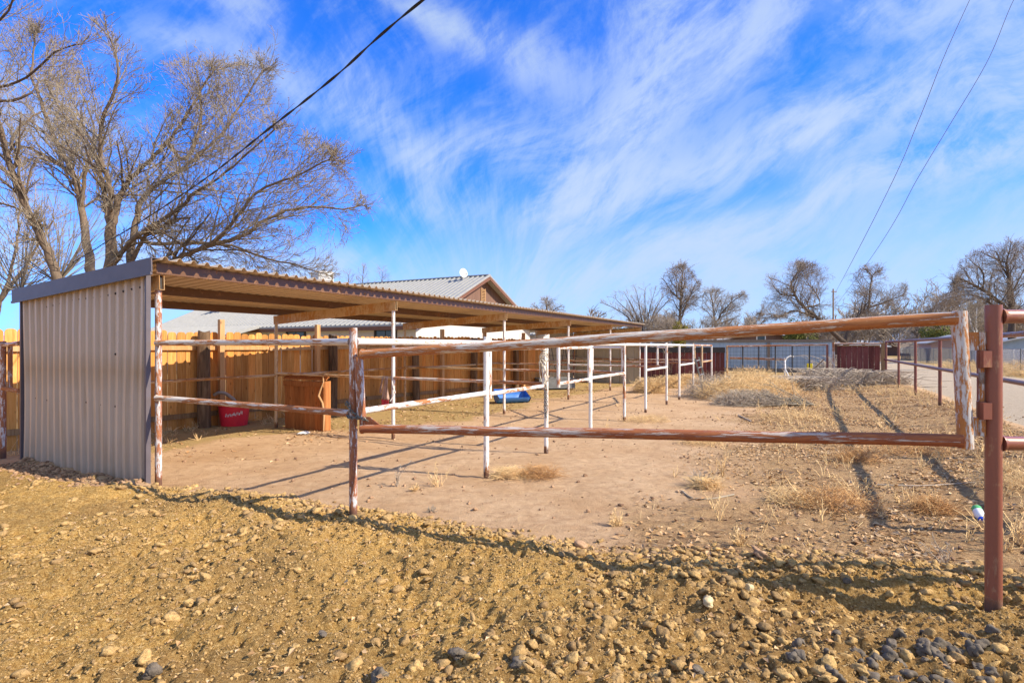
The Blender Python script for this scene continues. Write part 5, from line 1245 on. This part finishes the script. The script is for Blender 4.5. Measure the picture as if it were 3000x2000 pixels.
# ------------------------------------------------------------------ ground scatter
def ico(sub):
    t = (1+5**.5)/2; V = [(-1,t,0),(1,t,0),(-1,-t,0),(1,-t,0),(0,-1,t),(0,1,t),(0,-1,-t),(0,1,-t),(t,0,-1),(t,0,1),(-t,0,-1),(-t,0,1)]
    Fc = [(0,11,5),(0,5,1),(0,1,7),(0,7,10),(0,10,11),(1,5,9),(5,11,4),(11,10,2),(10,7,6),(7,1,8),(3,9,4),(3,4,2),(3,2,6),(3,6,8),(3,8,9),(4,9,5),(2,4,11),(6,2,10),(8,6,7),(9,8,1)]
    V = [np.array(v)/np.linalg.norm(v) for v in V]
    for _ in range(sub):
        mid = {}; nf = []
        def md(a, b):
            k = (min(a,b), max(a,b))
            if k not in mid: v = V[a]+V[b]; V.append(v/np.linalg.norm(v)); mid[k] = len(V)-1
            return mid[k]
        for a, b, c in Fc: x, y, z = md(a,b), md(b,c), md(c,a); nf += [(a,x,z),(b,y,x),(c,z,y),(x,y,z)]
        Fc = nf
    return np.array(V), np.array(Fc)
def clod_geo(P, size, g, sub=1, sharp=.44, flat=.72):
    """P Nx3 centres, size N"""
    B, Fc = ico(sub); n = len(P); K = 16; var = []
    for k in range(K):
        ph = g.uniform(0, 6, (4, 3)); fr = g.normal(size=(4, 3))*2.2; d = np.ones(len(B))
        for j in range(4): d += sharp*.5*np.sin(B @ fr[j]+ph[j, 0])
        d += g.normal(size=len(B))*sharp*.16
        var.append(B*d[:, None]*g.uniform(.72, 1.25, 3))
    var = np.array(var); idx = g.integers(0, K, n); a = g.uniform(0, 2*math.pi, n); tl = g.uniform(-.6, .6, n)
    W = var[idx]*size[:, None, None]; W[:, :, 2] *= flat
    ca, sa = np.cos(a)[:, None], np.sin(a)[:, None]; ct, st_ = np.cos(tl)[:, None], np.sin(tl)[:, None]
    x, y, z = W[:, :, 0], W[:, :, 1], W[:, :, 2]; y, z = y*ct-z*st_, y*st_+z*ct; x, y = x*ca-y*sa, x*sa+y*ca
    V = np.stack([x, y, z], -1)+P[:, None, :]; Fo = (Fc[None]+(np.arange(n)*len(B))[:, None, None]).reshape(-1, 3)
    return V.reshape(-1, 3), Fo, np.repeat(g.random(n), len(B))
def scatter_area(g, n, x0, x1, y0, y1, prob):
    x = g.uniform(x0, x1, n); y = g.uniform(y0, y1, n); k = g.random(n) < prob(x, y); return x[k], y[k]
def bdist(x, y): return y-np.interp(x, BX, BY)
def clods():
    g = np.random.default_rng(3)
    clump = lambda x, y: np.clip((fbm(x*1.6, y*1.6, 2, 55)-.38)*3.2, .08, 1)
    x, y = scatter_area(g, 60000, -4.6, 4.2, 1.7, 7.0, lambda x, y: zone(x, y)*clump(x, y)*.28*(sstep(7, 3, y)+.3)+.50*np.exp(-((bdist(x, y)+.10)/.28)**2)*(.35+.65*(x > -3.6)))
    sz = .006+.024*g.random(len(x))**2.3; z = ground_h(x, y)+sz*.18
    V, Fc, r = clod_geo(np.stack([x, y, z], 1), sz, g)
    tagit(npmesh('manure_clods', V, Fc, M['clod'], rnd=r), 'countless yellow brown manure clods covering the foreground', 'clods', kind='stuff')
    w = np.linspace(0, 2.8, 900); q = np.array([tuple(S(-.10-abs(g.normal(0,.22)), t)) for t in w]); x, y = q[:, 0], q[:, 1]; sz = .008+.022*g.random(len(x))**2; z = ground_h(x, y)+sz*.2
    V, Fc, r = clod_geo(np.stack([x, y, z], 1), sz, g); tagit(npmesh('wall_foot_clods', V, Fc, M['clod_dirt'], rnd=r), 'dirt clods heaped along the foot of the end wall', 'clods', kind='stuff')
    # small grit
    x, y = scatter_area(g, 60000, -3.2, 3.4, 1.8, 5.5, lambda x, y: zone(x, y)*.85)
    sz = .003+.007*g.random(len(x))**2; z = ground_h(x, y)+sz*.2; V, Fc, r = clod_geo(np.stack([x, y, z], 1), sz, g, 0, .3)
    tagit(npmesh('crumbs', V, Fc, M['clod'], rnd=r), 'fine manure crumbs and grit over the foreground', 'crumbs', kind='stuff')
    # dirt crumbs inside the stalls
    x, y = scatter_area(g, 90000, -6, 12, 3.6, 19, lambda x, y: (1-zone(x, y))*(.022+.03*np.clip(fbm(x*1.2, y*1.2, 2, 57)-.45, 0, 1)*4+.06*litter(x, y)))
    sz = .005+.016*g.random(len(x))**3; z = ground_h(x, y)+sz*.35; V, Fc, r = clod_geo(np.stack([x, y, z], 1), sz, g, 1)
    tagit(npmesh('dirt_crumbs', V, Fc, M['clod_dirt'], rnd=r), 'scattered dirt crumbs on the packed stall floor', 'crumbs', kind='stuff')
clods()
def big_clods():
    g = np.random.default_rng(12)
    spec = [((995,1512),.045,'clod','largest crumbly clod leaning against the rusty corner post base'),((1140,1545),.034,'clod','upright ball of dried manure right of the corner post'),
            ((2228,1632),.048,'clod_dirt','brown clod behind the yellow weed tuft near the gate shadow'),((1700,1602),.045,'clod_dirt','dark brown clod cluster lump on the shaded ridge edge'),
            ((2190,1728),.030,'pale','pale cream pebble standing in the gate shadow hollow'),((2075,1775),.036,'pale','flat cream shell-like stone below the pale pebble'),
            ((2480,1752),.034,'clod_dark','cracked grey lump in the shadow left of the red post'),((1860,1776),.034,'clod','oval olive lump leaning in the middle foreground'),
            ((425,1932),.034,'clod','tan rock-like lump near the bottom left'),((445,1975),.040,'clod_dark','greenish grey lump touching the bottom edge on the left'),
            ((1110,1975),.042,'clod_dark','big dark grey lump at the bottom edge left of centre'),((945,1867),.026,'clod_dark','blue grey pebble alone in the left foreground'),
            ((600,1700),.034,'clod','olive clod with its own shadow in the left foreground'),((1340,1930),.036,'clod_dark','long dark lump in the bottom row of pebbles'),
            ((1518,1950),.030,'clod_dark','round dark lump right of the long dark one'),((1222,1960),.036,'clod','pale yellow clod among dark lumps at the bottom'),
            ((1435,1860),.030,'clod','tan egg-shaped lump standing in the foreground centre'),((2040,1950),.034,'clod_dark','dark flattened lump on the right near the bottom edge')]
    M['pale'] = simple('pale stone', (.52,.42,.25), .8, .15, 15, bump=.3)
    for (px, py), sz, m_, lab in spec:
        p = gp(px, py, .1); z = gz(p.x, p.y); p = gp(px, py, z); z = gz(p.x, p.y)
        V, Fc, r = clod_geo(np.array([(0, 0, sz*.35)]), np.array([sz*.88]), g, 3, .34, .7); o = npmesh('clod', V, Fc, M[m_], rnd=r); o.location = (p.x, p.y, z); tagit(o, lab, 'clod')
    # heap of dark droppings at the bottom right
    k = 0; dk = []
    for i in range(84):
        px = g.normal(2650, 130); py = g.normal(1930, 44)
        if py < 1815 or py > 2010 or px > 2930: continue
        dk.append((px, py))
    for j, (px, py) in enumerate(dk):
        p = gp(px, py, .1); z = gz(p.x, p.y); p = gp(px, py, z); z = gz(p.x, p.y); sz = g.uniform(.012, .030)
        V, Fc, r = clod_geo(np.array([(0, 0, sz*.4)]), np.array([sz]), g, 2, .34, .85); o = npmesh('dark_dropping', V, Fc, M['clod_dark' if g.random() < .8 else 'clod'], rnd=r); o.location = (p.x, p.y, z-.004+(.008 if j % 4 == 0 else 0))
        tagit(o, 'charcoal grey dropping in the dark heap at the bottom right', 'dropping', 'dark droppings heaped at the bottom right')
big_clods()
def slivers(name, label, cat, x, y, L, W, m_, g, lift=.004, curl=.0):
    n = len(x); a = g.uniform(0, math.pi*2, n); z = ground_h(x, y)+lift; d = np.stack([np.cos(a), np.sin(a), g.normal(0, .18, n)], 1); s_ = np.stack([-np.sin(a), np.cos(a), g.normal(0, .35, n)], 1)
    c = np.stack([x, y, z], 1); L = L[:, None]; W = W[:, None]; up = np.array([0,0,1.0])
    V = np.stack([c-d*L, c-s_*W+up*curl*W, c+d*L, c+s_*W+up*curl*W*.6], 1) if curl else np.stack([c-d*L-s_*W, c+d*L-s_*W*.6, c+d*L+s_*W*.6, c-d*L+s_*W], 1)
    if curl:   # leaf: folded diamond, two triangles each
        Fc = (np.array([(0,1,2),(0,2,3)])[None]+(np.arange(n)*4)[:, None, None]).reshape(-1, 3)
    else: Fc = np.arange(4*n).reshape(-1, 4)
    tagit(npmesh(name, V.reshape(-1, 3), Fc, m_, rnd=np.repeat(g.random(n), 4), smooth=False), label, cat, kind='stuff')
def scatter_flat():
    g = np.random.default_rng(9)
    x, y = scatter_area(g, 80000, -5.5, 4.2, 1.8, 7.5, lambda x, y: zone(x, y)*.40)
    slivers('straw_bits', 'short straw fragments strewn over the manure ground', 'straw', x, y, g.uniform(.004, .016, len(x)), g.uniform(.0006, .0016, len(x)), M['straw'], g, .006)
    x, y = scatter_area(g, 140000, -1, 13, 3.3, 21, lambda x, y: litter(x, y)*np.clip((fbm(x*1.5, y*1.5, 3, 66)-.35)*3, .05, 1)*.85)
    slivers('leaf_litter', 'dead leaves and stalks littering the ground on the right', 'leaf litter', x, y, g.uniform(.012, .035, len(x)), g.uniform(.006, .018, len(x)), M['leaf'], g, .008, .7)
    x, y = scatter_area(g, 60000, -1, 13, 3.3, 21, lambda x, y: litter(x, y)*.55+.07*(1-zone(x, y)))
    slivers('dry_stalks', 'thin dry stalks scattered over the dirt', 'stalks', x, y, g.uniform(.02, .08, len(x)), g.uniform(.0008, .002, len(x)), M['straw'], g, .008)
    def yd(x, y):
        tt = (x-O.x)*VV.x+(y-O.y)*VV.y; ss = (x-O.x)*UU.x+(y-O.y)*UU.y; return np.clip(sstep(-.8, 1.5, tt)*sstep(4.2, 3.6, tt)*sstep(0, 4, ss)*np.clip((fbm(x*1.3, y*1.3, 3, 67)-.42)*5, 0, 1), 0, 1)
    x, y = scatter_area(g, 50000, -7, 7, 7, 25, lambda x, y: yd(x, y)*.7)
    slivers('yard_leaves', 'dead leaves and hay drifted under the shelter roof', 'leaf litter', x, y, g.uniform(.015, .05, len(x)), g.uniform(.006, .016, len(x)), M['leaf'], g, .008, .8)
    x, y = scatter_area(g, 2600, -3.5, 4, 1.9, 5.2, lambda x, y: zone(x, y)*.35)
    slivers('fallen_leaves', 'pale curled leaves lying on the manure', 'leaves', x, y, g.uniform(.010, .022, len(x)), g.uniform(.006, .012, len(x)), M['leaf'], g, .016, .9)
scatter_flat()

def weed_chains(p, n, h, spread, rr, lean=(0,0), branch=.6, r=.0016, side=7):
    ch = []
    for k in range(n):
        a = rr.uniform(0, 2*math.pi); q = abs(rr.gauss(0, spread)); d = Vector((math.cos(a)*q+lean[0], math.sin(a)*q+lean[1], 1)).normalized(); L = h*rr.uniform(.45, 1.1); P = [p+Vector((math.cos(a), math.sin(a), 0))*rr.uniform(0, .25)*spread*h]; m = 4
        for j in range(m): d = (d+Vector((rr.gauss(0,.16), rr.gauss(0,.16), -.06*spread))).normalized(); P.append(P[-1]+d*L/m)
        ch.append((np.array([tuple(v) for v in P]), np.linspace(r*1.3, r*.6, m+1), 3))
        for j in range(1, m+1):
            for b in range(side if rr.random() < branch else 0):
                e_ = (d+Vector((rr.gauss(0,.9), rr.gauss(0,.9), rr.gauss(.2,.5)))).normalized()*L*rr.uniform(.06, .2); c = P[j].lerp(P[j-1], rr.random())
                ch.append((np.array([tuple(c), tuple(c+e_*.5+Vector((0,0,rr.gauss(0,.01)))), tuple(c+e_)]), np.array([r*.8, r*.7, r*.4]), 3))
    return ch
def weeds():
    rr = random.Random(8)
    W = [((1165,1425),3,.36,.12,'tall pale dry weed with one straight stalk right of the corner post','dry_grey',.0026),((1285,1425),6,.24,.6,'leaning yellow dry grass stalks beside the pale weed','dry_yellow',.0022),
         ((1215,1438),22,.07,1.1,'flat mat of brown weeds at the foot of the pale stalk','dry_yellow',.0016),
         ((2118,1398),5,.36,.10,'upright bristly yellow weed in the middle of the dirt','dry_yellow',.0026),
         ((2055,1425),26,.20,.9,'thin grey dry weed left of a whitish stick','dry_grey',.0016),
         
         ((1810,1540),22,.12,.9,'small straw coloured tuft on the dirt near the ridge','dry_yellow',.0016),((2165,1605),16,.13,.8,'yellow feathery tuft in front of the brown clod','dry_yellow',.002),
         ((2985,1590),8,.34,.35,'yellow leaning weed at the right edge behind the red post','dry_yellow',.003),((2775,1665),5,.20,.5,'thin leafless weed between the dirt and the ridge near the red post','dry_grey',.0016),
         ((2730,1485),30,.17,.8,'dry yellow grass clump left of the white bottle','dry_yellow',.0018),((2480,1590-90),18,.10,1.2,'low grey twig weed below the dry bushes','dry_grey',.0016),
         ((2940,1380),20,.22,.7,'dry weed clump behind the red post rails','dry_yellow',.002),((1265,1500),12,.06,1.4,'flat dry twiggy weed right behind the ridge','dry_grey',.0015)]
    for (px, py), n, h, sp, lab, m_, r in W:
        p = gp(px, py, 0); p = gp(px, py, gz(p.x, p.y)); p.z = gz(p.x, p.y)
        V, Fq = tubes_np(weed_chains(p, int(n*1.4), h, sp, rr, r=r*1.25)); V = V-np.array(tuple(p)); o = npmesh('dry_weed', V, Fq, M[m_]); o.location = p; tagit(o, lab, 'weed')
    ch = []; g = np.random.default_rng(21)
    x, y = scatter_area(g, 9000, -1, 13, 3.6, 20, lambda x, y: litter(x, y)*.20*np.clip((fbm(x*.9, y*.9, 2, 91)-.3)*3, .1, 1)+.003*(1-zone(x, y)))
    for a, b in zip(x, y): ch += weed_chains(Vector((a, b, gz(a, b))), rr.randint(2, 6), rr.uniform(.06, .30), .6, rr, r=.0032, side=4)
    V, Fq = tubes_np(ch); tagit(npmesh('dry_grass', V, Fq, M['dry_yellow']), 'sparse dry yellow grass tufts on the littered dirt', 'dry grass', kind='stuff')
    ch = []; x, y = scatter_area(g, 700, -7.5, -2, 6.5, 13, lambda x, y: sstep(2.4, 3.4, (x-O.x)*VV.x+(y-O.y)*VV.y)*sstep(4.6, 4.1, (x-O.x)*VV.x+(y-O.y)*VV.y))
    tb = gp(686, 1244)
    for a, b in zip(x, y):
        if abs(a/b-tb.x/tb.y) < .05 and b < tb.y+.3: continue
        ch += weed_chains(Vector((a, b, gz(a, b))), rr.randint(3, 7), rr.uniform(.06, .20), .9, rr, r=.003, side=2)
    V, Fq = tubes_np(ch); tagit(npmesh('fence_grass', V, Fq, M['dry_yellow']), 'dry grass growing along the foot of the cedar fence', 'dry grass', kind='stuff')
weeds()
def stick(label, pts, r, m_):
    mb = MB(); P = []
    for (px, py) in pts: p = gp(px, py, 0); P.append(Vector((p.x, p.y, gz(p.x, p.y)+r*1.2)))
    mb.tube(spline(P, 4), r, 6); tagit(mb.build('stick', M[m_], None, True), label, 'stick')
stick('curved whitish stick lying on the dirt in front of the dry weeds', [(1998,1445),(2030,1465),(2085,1468),(2150,1452)], .009, 'twig')
stick('thin dark stick lying on bare dirt before the brush pile', [(2163,1218),(2200,1236)], .014, 'dry_grey')
stick('straight pale stalk on the ground behind the bottle', [(2560,1420),(2700,1430),(2870,1418)], .006, 'dry_grey')
def brush(name, label, cat, c, rad, n, m_, seed, L=.5, r=.004, long=0):
    g = np.random.default_rng(seed); ch = []; c = np.array(c); rad = np.array(rad)
    for k in range(n):
        d = g.normal(size=3); d /= np.linalg.norm(d); P = c+d*rad*g.random()**.4*np.array([1,1,1]); P[2] = abs(P[2]-c[2])*1.0+c[2]
        v = g.normal(size=3); v[2] = v[2]*.5+(.25 if not long else .02); v /= np.linalg.norm(v); l = L*g.uniform(.4, 1.2)*(3 if k < long else 1); pts = [P.copy()]; q = P.copy()
        for j in range(4): v = v+g.normal(size=3)*.30; v /= np.linalg.norm(v); q = q+v*l/4; q[2] = min(max(q[2], .015), c[2]+rad[2]*1.15); pts.append(q.copy())
        rr_ = r*(2.4 if k < long else g.uniform(.7, 1.3)); ch.append((np.array(pts), np.linspace(rr_, rr_*.4, 5), 3))
    V, Fq = tubes_np(ch); o = npmesh(name, V-np.array([c[0], c[1], 0]), Fq, m_); o.location = (c[0], c[1], 0); return tagit(o, label, cat)
def brushes():
    Ys = [((1905,1150),.55,.42,'dry_yellow','dry yellow bush round the front posts of the fourth stall'),((1960,1135),.6,.38,'dry_yellow','dry yellow bush behind the post left of the ladder'),((2018,1124),.6,.34,'dry_yellow','low dry bush behind the foot of the tilted ladder'),
          ((2090,1162),.9,.66,'dry_grey','pale grey tumbleweed mound right of the ladder'),((2150,1170),1.0,.60,'dry_yellow','golden tumbleweed mound in the middle of the row'),((2215,1163),.95,.66,'dry_yellow','bright golden tumbleweed, the rightmost of the mounds'),
          ((2262,1152),.9,.5,'dry_yellow','golden weeds at the right foot of the tumbleweed mounds'),((2200,1128),1.2,.66,'dry_yellow','tall golden weeds behind the tumbleweed mounds'),((1760,1118),.6,.4,'dry_yellow','dry weeds by the far end wall of the shelter'),((2190,1185),.85,.32,'dry_grey','low grey twig bush spreading onto the bare dirt')]
    for i, ((px, py), w, h, m_, lab) in enumerate(Ys):
        p = gp(px, py); brush('tumbleweed', lab, 'dry bush', (p.x, p.y, gz(p.x, p.y)), (w, w*.8, h), 1700, M[m_], 50+i, .34, .0042)
    for i, ((px, py), w, h, m_, lab) in enumerate([((1490,1397),.20,.09,'dry_yellow','low tangled tumbleweed just right of the second white post'),((1580,1397),.26,.11,'dry_orange','curly orange dry weed right of the low tumbleweed'),
          ((2330,1468),.26,.11,'dry_yellow','left one of the tangled dry bushes near the fence shadow'),((2440,1482),.36,.19,'dry_orange','reddish dry bush with dead leaves crossed by a fence shadow'),((2510,1350),.30,.16,'dry_orange','brown dry bush under the lower gate rail'),
          ((2735,1500),.20,.11,'dry_orange','dry tangled weed left of the white bottle'),((2070,1432),.14,.09,'dry_yellow','thin dry tuft left of the whitish stick'),((2960,1440),.40,.22,'dry_yellow','dry weed tangle behind the lower red rail'),
          ((2680,1330),.5,.14,'dry_orange','rusty brown leaf-filled weed right below the gate end'),((2060,1300),.4,.08,'dry_yellow','low dry weed mat behind the lower gate rail'),((1890,1235),.5,.10,'dry_yellow','flat dry weeds at the foot of the third stall posts'),((2330,1225),.7,.12,'dry_yellow','dry grass tangle in front of the cut branch')]):
        p = gp(px, py); brush('tumbleweed', lab, 'dry bush', (p.x, p.y, gz(p.x, p.y)), (w, w*.7, h), 420, M[m_], 150+i, .22, .0021)
    G = [((2440,1130),1.7,.55,'big heap of cut grey branches, the middle of the brush pile'),((2560,1130),1.2,.42,'right end of the grey brush pile near the road fence'),((2345,1140),1.0,.36,'smaller grey brush heap on the left of the pile'),((2470,1108),1.6,.9,'back part of the brush pile against the red boards')]
    for i, ((px, py), w, h, lab) in enumerate(G):
        p = gp(px, py); brush('brush_pile', lab, 'brush pile', (p.x, p.y, gz(p.x, p.y)), (w, w*.7, h), 2300, M['dry_grey'], 70+i, .55, .006, 160)
    rr = random.Random(3); ch = []
    base = gp(2390, 1192); base.z = .05
    for k in range(16):
        a = math.radians(rr.uniform(95, 175)); d = Vector((math.cos(a), math.sin(a)*.9, rr.uniform(.02, .22))).normalized(); L = rr.uniform(.7, 1.8); P = [base.copy()]
        for j in range(6):
            d = (d+Vector((rr.gauss(0,.12), rr.gauss(0,.12), rr.gauss(-.01,.06)))).normalized(); P.append(P[-1]+d*L/6); P[-1].z = max(.02, P[-1].z)
            for b in range(3):
                e_ = (d+Vector((rr.gauss(0,.7), rr.gauss(0,.7), rr.gauss(.1,.4)))).normalized()*rr.uniform(.15, .5); ch.append((np.array([tuple(P[-1]), tuple(P[-1]+e_*.5), tuple(P[-1]+e_+Vector((0,0,-.03)))]), np.array([.006,.005,.003]), 3))
        ch.append((np.array([tuple(v) for v in P]), np.linspace(.017, .006, 7), 5))
    V, Fq = tubes_np(ch); o = npmesh('cut_branch', V-np.array([base.x, base.y, 0]), Fq, M['twig']); o.location = (base.x, base.y, 0); tagit(o, 'fan-shaped cut grey branch lying in front of the brush pile', 'branch')
    # young dead sapling behind the far rails
    p = at(1960, 1100, 26); V, Fq = tubes_np(weed_chains(Vector((p.x, p.y, 0)), 26, 1.7, .45, rr, r=.009, side=4)); o = npmesh('dead_shrub', V-np.array([p.x, p.y, 0]), Fq, M['twig']); o.location = (p.x, p.y, 0); tagit(o, 'leafless shrub before the low dark red board fence', 'shrub')
    for i, (px, Y, h, lab) in enumerate(((2850, 27, .8, 'dry brown hedge of weeds along the chain link fence'), (2960, 24, 1.0, 'taller dry brown weeds below the white lattice'))):
        p = wl(px, 8.9); brush('roadside_weeds', lab, 'weeds', (p.x, p.y, .02), (2.2, 2.2, h*.7), 1500, M['dry_yellow'], 90+i, .5, .007)
brushes()
